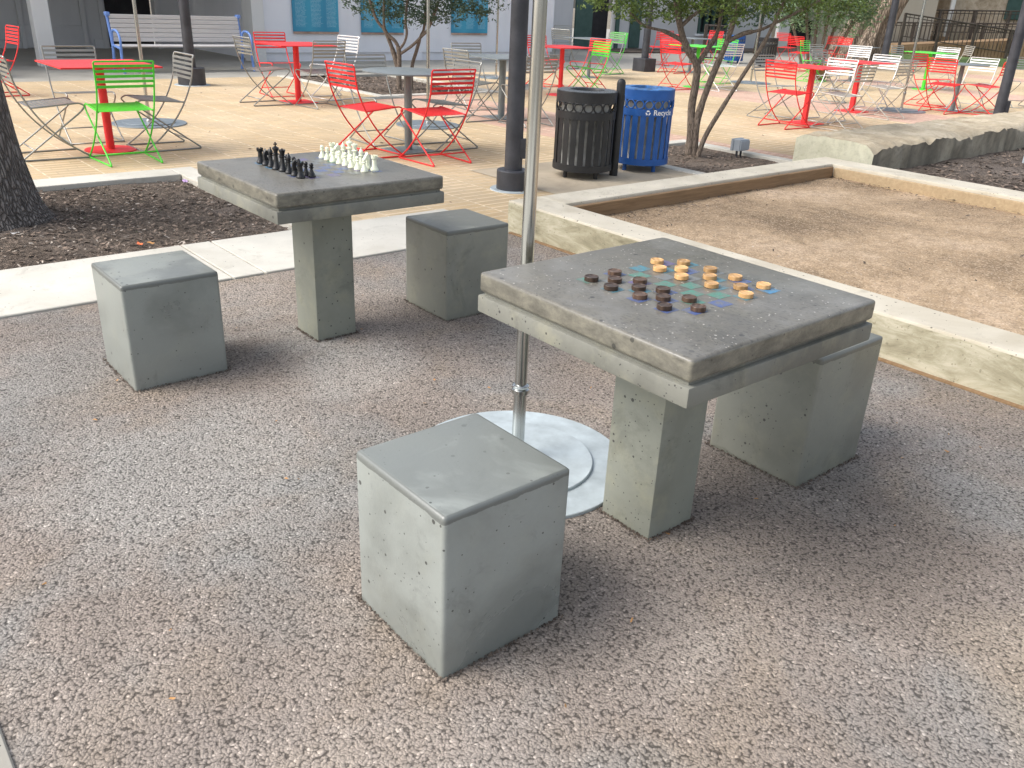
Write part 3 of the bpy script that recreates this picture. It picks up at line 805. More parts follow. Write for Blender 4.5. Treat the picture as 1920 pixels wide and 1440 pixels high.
# ------------------------------------------------------------------ checkers
ch_m = MB().lathe([(0.0, 0), (0.0196, 0), (0.0206, 0.0008), (0.0206, 0.0122), (0.0201, 0.0128), (0.0170, 0.0128), (0.0164, 0.0114), (0.0, 0.0114)], 36)
CK = {'dark': [('nearest dark row', [(-.163, -.176), (-.074, -.186), (.024, -.173), (.122, -.184)]),
               ('middle dark row', [(-.116, -.128), (-.028, -.122), (.069, -.129), (.179, -.115)]),
               ('dark row nearest the pale ones', [(-.168, -.076), (-.072, -.070), (.023, -.078), (.115, -.075)])],
      'light': [('farthest pale row', [(-.129, .188), (-.035, .201), (.058, .201), (.154, .207)]),
                ('middle pale row', [(-.182, .125), (-.086, .127), (.013, .139), (.124, .139)]),
                ('pale row nearest the dark ones', [(-.124, .073), (-.034, .067), (.066, .081), (.178, .092)])]}
ORD = ['first', 'second', 'third', 'fourth', 'fifth', 'sixth', 'seventh', 'eighth']
rnd = random.Random(5)
for tone, rows in CK.items():
    base = None
    for rn, ps in rows:
        for i, (lx, ly) in enumerate(ps):
            if base is None:
                o = ch_m.build('checker_piece', M['chk_' + tone], auto=R(24)); base = o
            else:
                o = base.copy(); COL.objects.link(o)
            o.location = on_table(T1, lx, ly); o.rotation_euler = (0, 0, rnd.uniform(0, 6))
            wood = 'dark brown' if tone == 'dark' else 'pale honey'
            tag(o, f'{wood} wooden checker, {ORD[i]} from left in the {rn}', 'checker', f'{wood} wooden checkers')

# ------------------------------------------------------------------ chess pieces
def piece_mesh(kind):
    def base(r, h): return [(0, 0), (r, 0), (r * 1.02, 0.003), (r * 0.98, 0.008), (r * 0.82, 0.011), (r * 0.80, 0.014), (r * 0.62, 0.019)]
    mb = MB()
    if kind == 'pawn':
        p = base(0.0165, 0) + [(0.0065, 0.030), (0.006, 0.036), (0.0105, 0.039), (0.0105, 0.041), (0.006, 0.043)]
        p += [(0.0092 * math.sin(t), 0.0505 - 0.0092 * math.cos(t)) for t in [0.7, 1.1, 1.57, 2.0, 2.5, 2.9]] + [(0, 0.0598)]
        mb.lathe(p, 20)
    elif kind == 'rook':
        p = base(0.0185, 0) + [(0.0105, 0.032), (0.0098, 0.050), (0.0145, 0.054), (0.0150, 0.062), (0.0105, 0.062), (0.0105, 0.058), (0, 0.058)]
        mb.lathe(p, 20)
        for k in range(5):
            a = k * 2 * PI / 5; mb.arc(0.0107, 0.0152, a, a + 0.75, 0.0615, 0.068, 3)
    elif kind == 'bishop':
        p = base(0.0180, 0) + [(0.0075, 0.034), (0.0065, 0.047), (0.0125, 0.050), (0.0125, 0.052), (0.0075, 0.054), (0.0105, 0.062), (0.0098, 0.069), (0.005, 0.078), (0.0022, 0.081), (0.0032, 0.084), (0.0028, 0.087), (0, 0.088)]
        mb.lathe(p, 20)
    elif kind == 'queen':
        p = base(0.0200, 0) + [(0.0090, 0.038), (0.0075, 0.058), (0.0140, 0.062), (0.0140, 0.064), (0.0080, 0.067), (0.0095, 0.074), (0.0150, 0.090), (0.0150, 0.092), (0.0115, 0.091), (0.004, 0.093), (0.0035, 0.097), (0, 0.098)]
        mb.lathe(p, 20)
    elif kind == 'king':
        p = base(0.0205, 0) + [(0.0095, 0.040), (0.0080, 0.062), (0.0145, 0.066), (0.0145, 0.068), (0.0085, 0.071), (0.0100, 0.080), (0.0155, 0.090), (0.0150, 0.093), (0.006, 0.099), (0.003, 0.101), (0, 0.101)]
        mb.lathe(p, 20); mb.bbox(-0.0028, 0.0028, -0.0025, 0.0025, 0.099, 0.118, 0.001, 1); mb.bbox(-0.0085, 0.0085, -0.0024, 0.0024, 0.106, 0.1115, 0.001, 1)
    elif kind == 'knight':
        mb.lathe(base(0.0185, 0) + [(0.0115, 0.024), (0, 0.025)], 20)
        side = [(-0.010, 0.022), (0.011, 0.022), (0.009, 0.032), (0.004, 0.042), (0.007, 0.046), (0.015, 0.043), (0.019, 0.046), (0.018, 0.052), (0.010, 0.062), (0.004, 0.066), (0.001, 0.073), (-0.003, 0.067), (-0.009, 0.060), (-0.012, 0.046)]
        n = len(side)
        for w, s in ((0.0055, 0), (0.0075, 1)):
            pass
        vs = [(x, -0.0045, z) for x, z in side] + [(x * 0.86, -0.0075, 0.022 + (z - 0.022) * 0.95) for x, z in side] 
        vs = []
        for yy, k in ((-0.0075, 0.88), (-0.0045, 1.0), (0.0045, 1.0), (0.0075, 0.88)):
            vs += [(x * k, yy, 0.022 + (z - 0.022) * (0.5 + 0.5 * k)) for x, z in side]
        fs = [tuple(range(n))[::-1], tuple(range(3 * n, 4 * n))]
        for L in range(3):
            for i in range(n):
                j = (i + 1) % n; fs.append((L * n + i, L * n + j, (L + 1) * n + j, (L + 1) * n + i))
        mb.add(vs, fs)
    return mb
COLX = [-0.222 + 0.0553 * i for i in range(8)]
order = ['rook', 'knight', 'bishop', 'king', 'queen', 'bishop', 'knight', 'rook']
rnd = random.Random(11)
for tone, yb, yp in (('black', -0.172, -0.124), ('white', 0.189, 0.138)):
    protos = {}
    def put(kind, lx, ly, label):
        if kind not in protos:
            o = piece_mesh(kind).build('chess_' + kind, M['chess_' + tone], auto=R(45)); protos[kind] = o
        else:
            o = protos[kind].copy(); COL.objects.link(o)
        o.location = on_table(T2, lx, ly)
        face = R(T2[2]) + (PI / 2 if tone == 'black' else -PI / 2) + rnd.uniform(-0.4, 0.4)
        o.rotation_euler = (0, 0, face)
        tag(o, label, 'chess piece', f'{tone} chess pieces')
    cnt = {}
    for i, k in enumerate(order):
        twin = order.count(k) > 1
        where = (' at the left half of' if i < 4 else ' at the right half of') if twin else ' amid'
        put(k, COLX[i] + rnd.uniform(-0.003, 0.003), yb + rnd.uniform(-0.004, 0.004), f'{tone} chess {k}{where} its back row on the far table')
    for i in range(8):
        dx = 0.018 if (tone == 'black' and i == 6) else 0
        put('pawn', COLX[i] + dx + rnd.uniform(-0.003, 0.003), yp + rnd.uniform(-0.004, 0.004), f'{tone} chess pawn, {ORD[i]} from the left in its row')

# ------------------------------------------------------------------ umbrellas
def umbrella(x, y, label, r=0.39, rp=0.0215, top=3.0, mat='galv'):
    t = thing('umbrella_stand', label, 'umbrella', (x, y, 0), 0, 'parasols on round steel bases')
    MB().lathe([(0, 0), (r, 0), (r, 0.010), (r - 0.002, 0.012), (0, 0.012)], 64).build('base_plate', M[mat], t, auto=R(40))
    MB().lathe([(0, 0.012), (r * 0.69, 0.012), (r * 0.69, 0.021), (r * 0.685, 0.023), (0, 0.023)], 56).build('upper_plate', M[mat], t, auto=R(40))
    MB().lathe([(rp * 1.0, 0.02), (rp * 1.0, 0.30)], 24).lathe([(rp * 1.6, 0.02), (rp * 1.5, 0.04), (rp, 0.05)], 20).build('socket_tube', M['steel'], t, auto=R(40))
    MB().lathe([(rp * 1.05, 0.270), (rp * 1.35, 0.274), (rp * 1.35, 0.288), (rp * 1.1, 0.292), (rp * 1.3, 0.296), (rp * 1.35, 0.302), (rp, 0.308)], 24).build('clamp_collar', M['steel'], t, auto=R(40))
    MB().lathe([(rp * 0.93, 0.29), (rp * 0.93, top)], 28).build('pole', M['steel'], t, auto=R(40))
    f = MB(); n = 32; o = 0
    for z, rr in ((1.98, 0.10), (2.1, 0.11), (2.5, 0.09), (2.9, 0.05), (3.02, 0.02)):
        for k in range(n):
            a = 2 * PI * k / n; q = rr * (1 + 0.22 * math.cos(8 * a))
            f.v.append((q * math.cos(a), q * math.sin(a), z))
    for i in range(4):
        for k in range(n):
            f.f.append((i * n + k, i * n + (k + 1) % n, (i + 1) * n + (k + 1) % n, (i + 1) * n + k))
    f.build('folded_canopy', M['canvas'], t, smooth=True)
    return t
umbrella(0.030, 2.663, 'shiny steel umbrella pole on a pale round plate between the near cube seat and table', 0.39, 0.0225, 3.0, 'disc')
umbrella(-4.35, 10.2, 'umbrella pole on a blue grey round plate behind the green chair at left', 0.41)
umbrella(-1.21, 11.13, 'umbrella pole on a round plate behind the two red chairs', 0.40)
umbrella(-0.62, 18.5, 'thin umbrella pole behind the square grey table, in front of the white wall', 0.36)
umbrella(5.02, 20.25, 'umbrella pole on a round plate between the small tree and the red and silver tables', 0.44)
umbrella(6.56, 15.65, 'umbrella pole on a round plate beside the lone red chair pair at right', 0.40)

# ------------------------------------------------------------------ bistro tables
def bistro(x, y, shape, mat, label, s=0.86, rz=GA, base='round', h=0.79, pr=0.038, sq=False):
    t = thing('bistro_table', label, 'table', (x, y, 0), rz, 'metal cafe tables')
    if shape == 'square':
        MB().bbox(-s / 2, s / 2, -s / 2, s / 2, h - 0.014, h, 0.004, 2).build('tabletop', M[mat], t)
    else:
        MB().lathe([(0, h - 0.014), (s / 2, h - 0.014), (s / 2, h - 0.002), (s / 2 - 0.003, h), (0, h)], 56).build('tabletop', M[mat], t, auto=R(40))
    if sq: MB().bbox(-pr, pr, -pr, pr, 0.01, h - 0.014, 0.004, 1).build('pedestal', M[mat], t)
    else: MB().lathe([(pr, 0.008), (pr, h - 0.03), (pr * 2.4, h - 0.014)], 24).build('pedestal', M[mat], t, auto=R(40))
    if base == 'round': MB().lathe([(0, 0), (0.235, 0), (0.235, 0.008), (0.05, 0.012), (0, 0.012)], 40).build('base_plate', M[mat], t, auto=R(40))
    else: MB().bbox(-0.21, 0.21, -0.21, 0.21, 0, 0.012, 0.003, 1).build('base_plate', M[mat], t)
    return t
bistro(-4.00, 8.42, 'square', 'red', 'square red table in front of the green chair at far left', 0.88)
bistro(-3.28, 12.90, 'square', 'red', 'square red table before the bench and the white wall', 0.86, base='square', pr=0.042)
bistro(-1.20, 9.16, 'round', 'grey_table', 'round grey table between the two near red chairs', 0.92, base='square', pr=0.040)
bistro(-0.32, 12.2, 'square', 'grey_table', 'square grey table behind the central black lamp post', 0.88, base='square', pr=0.046)
bistro(0.60, 15.65, 'square', 'red', 'square red table behind the black trash bin', 0.84)
bistro(1.35, 19.7, 'square', 'grey_table', 'grey table with grey seats behind the red and green chairs', 0.86, base='square')
bistro(3.45, 18.5, 'square', 'green', 'bright green table behind the small multi stemmed tree', 0.86)
bistro(4.08, 22.8, 'square', 'grey_table', 'pale grey table farthest behind the small tree trunk', 0.86, base='square')
bistro(4.13, 13.15, 'square', 'red', 'nearer red table among silver chairs by the stone wall', 0.80, base='square', sq=True, pr=0.034)
bistro(5.51, 15.13, 'square', 'red', 'farther red table among silver chairs right of the nearer one', 0.82, base='square', sq=True, pr=0.036)
bistro(7.62, 16.02, 'round', 'grey_table', 'round grey table between the red chairs at far right', 0.84, base='square')
bistro(9.02, 20.6, 'square', 'green', 'green table behind the red chairs at far right', 0.84)
bistro(7.9, 22.2, 'square', 'grey_table', 'grey table behind the silver chairs under the leaning tree', 0.84, base='square')

# ------------------------------------------------------------------ wire chairs
def make_chair(mat, label):
    t = thing('wire_chair', label, 'chair', group='slatted wire cafe chairs')
    r = 0.0078; m = M[mat]
    for s in (-1, 1):
        mb = MB()
        rod = spline([(s * .247, -.270, .85), (s * .241, -.239, .659), (s * .243, -.15, .454), (s * .245, -.035, .285), (s * .247, .12, .13), (s * .249, .285, .012)], 4)
        mb.tube(rod, r, 7)
        loop = arcpts([(s * .232, -.15, .452), (s * .221, .26, .482), (s * .221, .305, .455), (s * .220, .262, .405), (s * .220, -.235, .045), (s * .221, -.285, .008), (s * .226, -.20, .008), (s * .249, .30, .008)], 0.035, 4)
        mb.tube(loop, r, 7)
        mb.build('side_frame', m, t, auto=R(60))
    MB().tube([(-.221, -.17, .095), (.221, -.17, .095)], r * 0.9, 6).build('crossbar', m, t, smooth=True)
    MB().tube([(-.249, .292, .010), (.249, .292, .010)], r * 0.9, 6).build('crossbar', m, t, smooth=True)
    mb = MB()
    n = 11
    for i in range(n):
        u0 = i / n + 0.008; u1 = (i + 1) / n - 0.012
        ya, yb_ = -.148 + .402 * u0, -.148 + .402 * u1; za, zb = .4545 + .0255 * u0, .4545 + .0255 * u1
        w0 = .232 - .012 * u0
        mb.add([(-w0, ya, za), (w0, ya, za), (w0, yb_, zb), (-w0, yb_, zb), (-w0, ya, za - .003), (w0, ya, za - .003), (w0, yb_, zb - .003), (-w0, yb_, zb - .003)],
               [(0, 1, 2, 3), (7, 6, 5, 4), (0, 4, 5, 1), (2, 6, 7, 3)])
    mb.build('seat', m, t)
    mb = MB()
    mb.tube(arcpts([(-.247, -.270, .85), (-.247, -.284, .876), (.247, -.284, .876), (.247, -.270, .85)], 0.03, 4), r, 7)
    for i in range(5):
        zc = .838 - .0425 * i; yc = -.266 + (.838 - zc) * 0.18
        h = .0115
        mb.add([(-.244, yc, zc - h), (.244, yc, zc - h), (.244, yc - .003, zc + h), (-.244, yc - .003, zc + h),
                (-.244, yc + .003, zc - h), (.244, yc + .003, zc - h), (.244, yc, zc + h), (-.244, yc, zc + h)],
               [(0, 1, 2, 3), (7, 6, 5, 4), (3, 2, 6, 7), (0, 4, 5, 1)])
    mb.build('backrest', m, t)
    return t
CM = {'r': 'red', 'g': 'green', 's': 'silver', 'w': 'pale', 't': 'dull'}
CHAIRS = [
    ('s', -4.454, 8.952, -2.432, 'silver chair behind the far left red table, facing us'),
    ('r', -7.173, 12.179, 2.386, 'red chair at the left picture edge in front of the porch'),
    ('s', -4.354, 7.968, -0.860, 'silver chair beside the big oak trunk, facing the square red table'),
    ('r', -3.758, 13.704, -2.474, 'red chair behind the square red table near the long bench'),
    ('s', -3.661, 12.520, -0.829, 'silver chair left of the square red table near the bench'),
    ('s', -2.852, 12.495, 0.749, 'silver chair right of the square red table near the bench, back toward us'),
    ('w', -2.888, 13.645, 2.445, 'pale silver chair against the white wall below the teal signs'),
    ('s', -1.578, 9.682, -2.428, 'silver chair behind the round grey table, facing us at its left'),
    ('s', -0.844, 9.510, 2.244, 'silver chair behind the round grey table at its right, turned left'),
    ('s', -0.744, 13.158, -2.552, 'silver chair on the far side of the square grey table'),
    ('s', -0.723, 11.871, -0.791, 'silver chair left of the square grey table by the black lamp post'),
    ('s', 0.037, 11.611, 0.650, 'silver chair right of the lamp post, with its back to us at the grey table'),
    ('r', 0.350, 17.300, -2.400, 'red chair half hidden behind the steel pole, left of the red table behind the bins'),
    ('r', 1.169, 16.997, 2.362, 'red chair behind the bright green chair near the black trash bin'),
    ('g', 1.060, 15.647, 2.147, 'light green chair just above the black trash bin'),
    ('g', 1.925, 21.195, 2.392, 'green chair behind the red and green pair above the bins'),
    ('s', 1.830, 20.900, 2.300, 'silver chair overlapping the green chair farthest above the bins'),
    ('s', 0.909, 22.058, -0.565, 'grey chair left of the grey table before the dark doorway'),
    ('s', 0.975, 24.928, -3.034, 'farther grey chair nearest the brick wall by the dark doorway'),
    ('r', 2.943, 17.891, -0.799, 'front red chair left of the small tree trunk above the blue bin'),
    ('r', 3.542, 24.825, 0.374, 'rearmost red chair left of the small tree trunk'),
    ('r', 3.535, 22.245, -0.638, 'middle red chair of the cluster left of the small tree trunk'),
    ('r', 5.245, 26.600, 2.300, 'red chair between the branches of the small tree, before the green window'),
    ('g', 4.168, 19.849, 2.408, 'bright green chair right of the small tree trunk'),
    ('w', 3.847, 17.964, 0.502, 'pale silver chair right of the small tree trunk before the green chair'),
    ('r', 3.674, 12.626, -0.872, 'nearest red chair at right, left of the nearer red pedestal table'),
    ('s', 3.769, 13.671, -2.468, 'silver chair behind the nearest red chair at right'),
    ('w', 4.565, 13.658, 2.280, 'bright silver chair right of the nearer red pedestal table'),
    ('w', 6.015, 15.710, 2.285, 'bright silver chair right of the farther red pedestal table'),
    ('t', 4.470, 12.660, 0.720, 'dull silver chair between the two red pedestal tables, nearest the stone wall'),
    ('t', 5.727, 14.359, 0.642, 'dull silver chair near the umbrella base among the tables at right'),
    ('w', 7.000, 19.700, 2.400, 'bright silver chair behind the farther red pedestal table'),
    ('w', 9.647, 21.310, 2.452, 'bright silver chair behind the red pair at far right, before the ramp'),
    ('t', 10.970, 23.500, 1.550, 'small dull chair seen edge on before the wooden ramp'),
    ('w', 8.027, 16.359, 2.283, 'pale silver chair behind the round table between red chairs at far right'),
    ('r', 7.195, 15.634, -0.831, 'red chair left of the round grey table at far right, back toward us'),
    ('r', 7.433, 16.778, -2.488, 'red chair behind the other red one left of the round grey table at far right'),
    ('r', 7.959, 15.658, 0.711, 'red chair half behind the far right black lamp post'),
    ('s', 9.475, 17.404, -3.059, 'silver chair behind the far right black lamp post'),
    ('s', 8.716, 21.121, -2.486, 'grey chair on the far side near the leaning tree and lawn'),
    ('r', 8.015, 28.463, -0.865, 'farthest red chair left of the green bush'),
    ('r', 7.464, 25.235, -0.846, 'red chair in front of the farthest red one, before the dark opening'),
    ('g', 6.740, 21.580, -2.300, 'green chair among silver ones, behind the nearest red chair at right'),
    ('s', 6.300, 19.340, -2.440, 'silver chair behind the nearer red table, beside the lone green chair'),
    ('s', 5.520, 16.600, -2.440, 'silver chair just behind the nearer red pedestal table'),
    ('r', 9.007, 27.572, 0.250, 'red chair under the bush left of the leaning tree, left of two'),
    ('r', 8.596, 25.596, 2.074, 'red chair under the bush left of the leaning tree, right of two'),
    ('g', -3.619, 7.913, 0.709, 'green chair with its back to us, drawn up to the square red table at left'),
    ('r', -0.850, 8.628, 0.708, 'red chair right of the round grey table, with its back to us'),
    ('r', -1.575, 8.768, -0.808, 'red chair left of the round grey table, seen from its back left'),
    ('s', -3.576, 8.700, 2.290, 'silver chair right of the far left red table, turned sideways toward it'),
]
protos = {}
for c, x, y, th, lab in CHAIRS:
    if c not in protos:
        o = make_chair(CM[c], lab); protos[c] = o
    else:
        o = copy_tree(protos[c])
    o.location = (x, y, 0); o.rotation_euler = (0, 0, th)
    o['label'] = lab

# ------------------------------------------------------------------ litter bins
def ring_pts(r, a, z, rr, n=14):
    c = Vector((r * math.cos(a), r * math.sin(a), z)); tx = Vector((-math.sin(a), math.cos(a), 0))
    return [c + tx * rr * math.cos(2 * PI * k / n) + Vector((0, 0, rr * math.sin(2 * PI * k / n))) for k in range(n + 1)]
def litter_bin(x, y, mat, label, text=False):
    t = thing('litter_bin', label, 'trash bin', (x, y, 0), 0, 'slatted litter bins')
    m = M[mat]; r = 0.272
    b = MB(); ns = 22
    for k in range(ns):
        a = 2 * PI * k / ns; w = 2 * PI / ns * 0.355
        b.arc(r - 0.006, r, a - w, a + w, 0.12, 0.565, 2)
    b.build('slats', m, t)
    MB().arc(r - 0.012, r + 0.006, 0, 2 * PI, 0.075, 0.135, 56).lathe([(0, 0.075), (r - 0.01, 0.075), (r - 0.01, 0.08), (0, 0.08)], 40).build('bottom_ring', m, t, auto=R(40))
    MB().arc(r - 0.010, r + 0.004, 0, 2 * PI, 0.535, 0.60, 56).build('label_band', m, t, auto=R(40))
    b = MB(); nr = 19
    for k in range(nr):
        b.tube(ring_pts(r - 0.002, 2 * PI * (k + 0.3) / nr, 0.640, 0.0395), 0.0075, 6, False)
    b.build('ring_row', m, t, smooth=True)
    n = 56
    MB().arc(r - 0.012, r + 0.004, 0, 2 * PI, 0.680, 0.768, n).build('rim', m, t, auto=R(24))
    b = MB(); prof = [(r + 0.002, 0.7685), (r + 0.001, 0.774), (0.165, 0.780), (0.157, 0.778), (0.152, 0.765), (0.15, 0.70)]
    b.lathe(prof, n); b.f = b.f[:(len(prof) - 1) * n]
    b.build('lid', M['blue_lid'] if mat == 'blue' else M['black_lid'], t, auto=R(40))
    b = MB()
    for k in range(4):
        a = R(38 + 90 * k); c = (0.20 * math.cos(a), 0.20 * math.sin(a))
        b = MB().lathe([(0.019, 0.0), (0.019, 0.08)], 14, (c[0], c[1], 0))
        b.build('leg', m, t, auto=R(40))
    # inner can with its grey bag
    lb = MB(); n = 44
    for z, rr in ((0.10, 0.225), (0.3, 0.232), (0.5, 0.226), (0.66, 0.23)):
        for k in range(n):
            a = 2 * PI * k / n
            q = rr + 0.010 * mnoise.noise(Vector((math.cos(a) * 4 + x, math.sin(a) * 4, z * 3)))
            lb.v.append((q * math.cos(a), q * math.sin(a), z))
    for i in range(3):
        for k in range(n): lb.f.append((i * n + k, i * n + (k + 1) % n, (i + 1) * n + (k + 1) % n, (i + 1) * n + k))
    lb.f.append(tuple(range(n)))
    lb.build('bag_liner', M['bag'], t, smooth=True)
    if text:
        # the white film letters, bent round the band
        rr = r + 0.0055
        cur = bpy.data.curves.new('lettering', 'FONT'); cur.body = 'Recycle'; cur.size = 0.068; cur.offset = 0.0012; cur.resolution_u = 3
        tmp = bpy.data.objects.new('lettering_src', cur); COL.objects.link(tmp)
        bpy.context.view_layer.update()
        me0 = bpy.data.meshes.new_from_object(tmp.evaluated_get(bpy.context.evaluated_depsgraph_get()))
        bpy.data.objects.remove(tmp)
        bm = bmesh.new(); bm.from_mesh(me0)
        bmesh.ops.triangulate(bm, faces=bm.faces[:]); bmesh.ops.subdivide_edges(bm, edges=[e for e in bm.edges if e.calc_length() > 0.012], cuts=2)
        a0 = R(-90)
        for v in bm.verts:
            X, Y = v.co.x * 1.06, v.co.y
            a = a0 + (X + 0.052) / rr
            v.co = Vector((rr * math.cos(a), rr * math.sin(a), 0.549 + Y))
        me = bpy.data.meshes.new('lettering'); bm.to_mesh(me); bm.free(); me.materials.append(M['white'])
        o = bpy.data.objects.new('lettering', me); COL.objects.link(o); o.parent = t
        # three chasing arrows
        s = MB()
        def wrap(p):
            a = a0 + (p[0]) / rr; return (rr * math.cos(a), rr * math.sin(a), 0.5685 + p[1])
        for k in range(3):
            th = k * 2 * PI / 3 + PI / 2
            def rt_(p):
                return (p[0] * math.cos(th) - p[1] * math.sin(th), p[0] * math.sin(th) + p[1] * math.cos(th))
            outer = 0.0235; inner = 0.0125
            # a bent strap across one corner of the triangle, with an arrow head
            q = [(outer * math.cos(R(x_)), outer * math.sin(R(x_))) for x_ in (-42, -22, 0, 18)]
            qi = [(inner * math.cos(R(x_)), inner * math.sin(R(x_))) for x_ in (-42, -22, 0, 18)]
            pts = q + [((outer + 0.005) * math.cos(R(20)), (outer + 0.005) * math.sin(R(20))), (0.0175 * math.cos(R(56)), 0.0175 * math.sin(R(56))), ((inner - 0.005) * math.cos(R(20)), (inner - 0.005) * math.sin(R(20)))] + qi[::-1]
            s.add([wrap(rt_(p)) for p in pts], [tuple(range(len(pts)))])
        s.build('recycling_symbol', M['white'], t)
    return t
litter_bin(0.563, 8.19, 'black', 'black slatted trash bin in front, next to the blue recycling bin')
litter_bin(1.170, 8.715, 'blue', 'blue slatted recycling bin with white lettering, behind the black bin', True)
litter_bin(6.20, 27.5, 'blue', 'far away blue slatted bin behind the small tree branches')
litter_bin(6.93, 26.6, 'black', 'far away black slatted bin behind the umbrella pole')
o = thing('bollard', 'slim black post with a rounded top between the black and blue bins', 'post', (0.875, 8.27, 0))
MB().lathe([(0.040, 0), (0.040, 0.835), (0.038, 0.852), (0.03, 0.866), (0.016, 0.875), (0, 0.878)], 24).build('post', M['black'], o, auto=R(50))
MB().lathe([(0.044, 0.69), (0.044, 0.74)], 20).box(-0.10, -0.03, -0.012, 0.012, 0.70, 0.73).build('bracket', M['black'], o, auto=R(40))

# ------------------------------------------------------------------ lamp posts
def lamp_post(x, y, rp, rb, hb, label, box=False, sqb=False, rzb=0.0, ringr=None, top=4.6):
    t = thing('lamp_post', label, 'lamp post', (x, y, 0), rzb, 'dark plaza lamp posts')
    MB().lathe([(rp * 1.06, 0.0), (rp, 1.0), (rp * 0.86, top)], 28).build('pole', M['lampblack'], t, auto=R(40))
    if sqb: MB().bbox(-rb, rb, -rb, rb, 0, hb, 0.012, 2).build('base', M['lampblack'], t)
    else: MB().lathe([(0, 0), (rb, 0), (rb, hb - 0.008), (rb - 0.008, hb), (0, hb)], 44).build('base', M['lampblack'], t, auto=R(40))
    if ringr: MB().lathe([(0, 0.001), (ringr, 0.001), (ringr * 0.985, 0.008), (0, 0.008)], 44).build('grout_ring', M['disc'], t, auto=R(40))
    if box:
        MB().bbox(rp * 0.62, rp + 0.040, -0.052, -0.012, 0.27, 0.435, 0.006, 2).lathe([(0.004, 0), (0.004, 0.003)], 8, (rp + 0.02, -0.055, 0.35)).build('hatch_box', M['lampblack'], t)
    MB().lathe([(rp * 0.9, top - 0.02), (0.16, top + 0.03), (0.24, top + 0.12), (0.24, top + 0.16), (0.1, top + 0.3), (0, top + 0.32)], 28).build('lamp_head', M['lampblack'], t, auto=R(40))
    return t
lamp_post(-0.075, 7.42, 0.072, 0.140, 0.17, 'black lamp post just behind the shiny steel pole, with a drum base', True, ringr=0.195)
lamp_post(-5.42, 14.55, 0.080, 0.215, 0.27, 'black lamp post in front of the long bench', ringr=0.28)
lamp_post(2.88, 22.35, 0.085, 0.20, 0.30, 'black lamp post with a block base behind the bins, in front of the grey wall', sqb=True, rzb=GA)
lamp_post(7.02, 13.3, 0.072, 0.14, 0.17, 'thick black lamp post at the right picture edge behind the stone wall', True, ringr=0.2)
lamp_post(12.47, 32.1, 0.12, 0.22, 0.2, 'distant black lamp post in front of the big leaning tree trunk')

# small junction boxes on their stubs
def jbox(a, b, label, rz=GA, s=1.0):
    p = G(a, b)
    t = thing('junction_box', label, 'electrical box', (p.x, p.y, -0.02), rz, 'grey outdoor electrical boxes')
    MB().bbox(-0.075 * s, 0.075 * s, -0.05 * s, 0.02 * s, 0.075, 0.195, 0.005, 2).build('box_body', M['plastic_grey'], t)
    MB().bbox(-0.082 * s, 0.082 * s, 0.021 * s, 0.05 * s, 0.07, 0.20, 0.006, 2).bbox(-0.07 * s, 0.07 * s, -0.064 * s, -0.051 * s, 0.085, 0.185, 0.003, 1).build('cover', M['plastic_grey'], t)
    for dx in (-0.035, 0.03): MB().lathe([(0.012, -0.02), (0.012, 0.08)], 12, (dx * s, 0, 0)).build('conduit', M['lampblack'], t, auto=R(40))
    return t
jbox(8.32, 5.86, 'grey electrical box on stubs at the mulch corner beside the stone wall', s=1.15)
j = jbox(9.95, 3.42, 'grey electrical box against the stone wall at the right picture edge')
j.location.z = 0.10

# ------------------------------------------------------------------ long bench
def bench(a, b, label, L=2.42):
    p = G(a, b)
    t = thing('bench', label, 'bench', (p.x, p.y, 0), GA, 'slatted benches with blue ends')
    for s in (-1, 1):
        x = s * L / 2
        e = MB()
        e.tube(spline([(x, 0.20, 0.96), (x, 0.14, 0.70), (x, 0.08, 0.46), (x, 0.10, 0.25), (x, 0.17, 0.0)], 5), 0.026, 8)
        e.tube(spline([(x, 0.08, 0.44), (x, -0.18, 0.42), (x, -0.36, 0.40)], 4), 0.022, 8)
        e.tube(spline([(x, -0.36, 0.42), (x, -0.34, 0.22), (x, -0.40, 0.0)], 4), 0.024, 8)
        e.tube(spline([(x, -0.36, 0.42), (x, -0.38, 0.55), (x, -0.30, 0.66), (x, -0.14, 0.70), (x, 0.02, 0.66), (x, 0.08, 0.50)], 6), 0.021, 8)
        e.bbox(x - 0.035, x + 0.035, 0.12, 0.24, 0.92, 0.985, 0.012, 2)
        e.build('end_frame', M['bench_blue'], t, auto=R(50))
    s = MB(); w = L / 2 - 0.02
    for i in range(6):
        z = 0.50 + i * 0.076; y = 0.085 + (z - 0.46) * 0.20
        s.bbox(-w, w, y - 0.030, y - 0.004, z, z + 0.070, 0.006, 1)
    s.build('backrest', M['bench_slat'], t)
    s = MB()
    for i in range(5):
        y = -0.37 + i * 0.088
        s.bbox(-w, w, y, y + 0.078, 0.432, 0.458, 0.006, 1)
    s.build('seat', M['bench_slat'], t)
bench(6.28, 17.05, 'long pale slatted bench with blue ends in front of the porch doors')
bench(1.75, 16.75, 'second bench with blue ends, only its arm showing at the left edge')

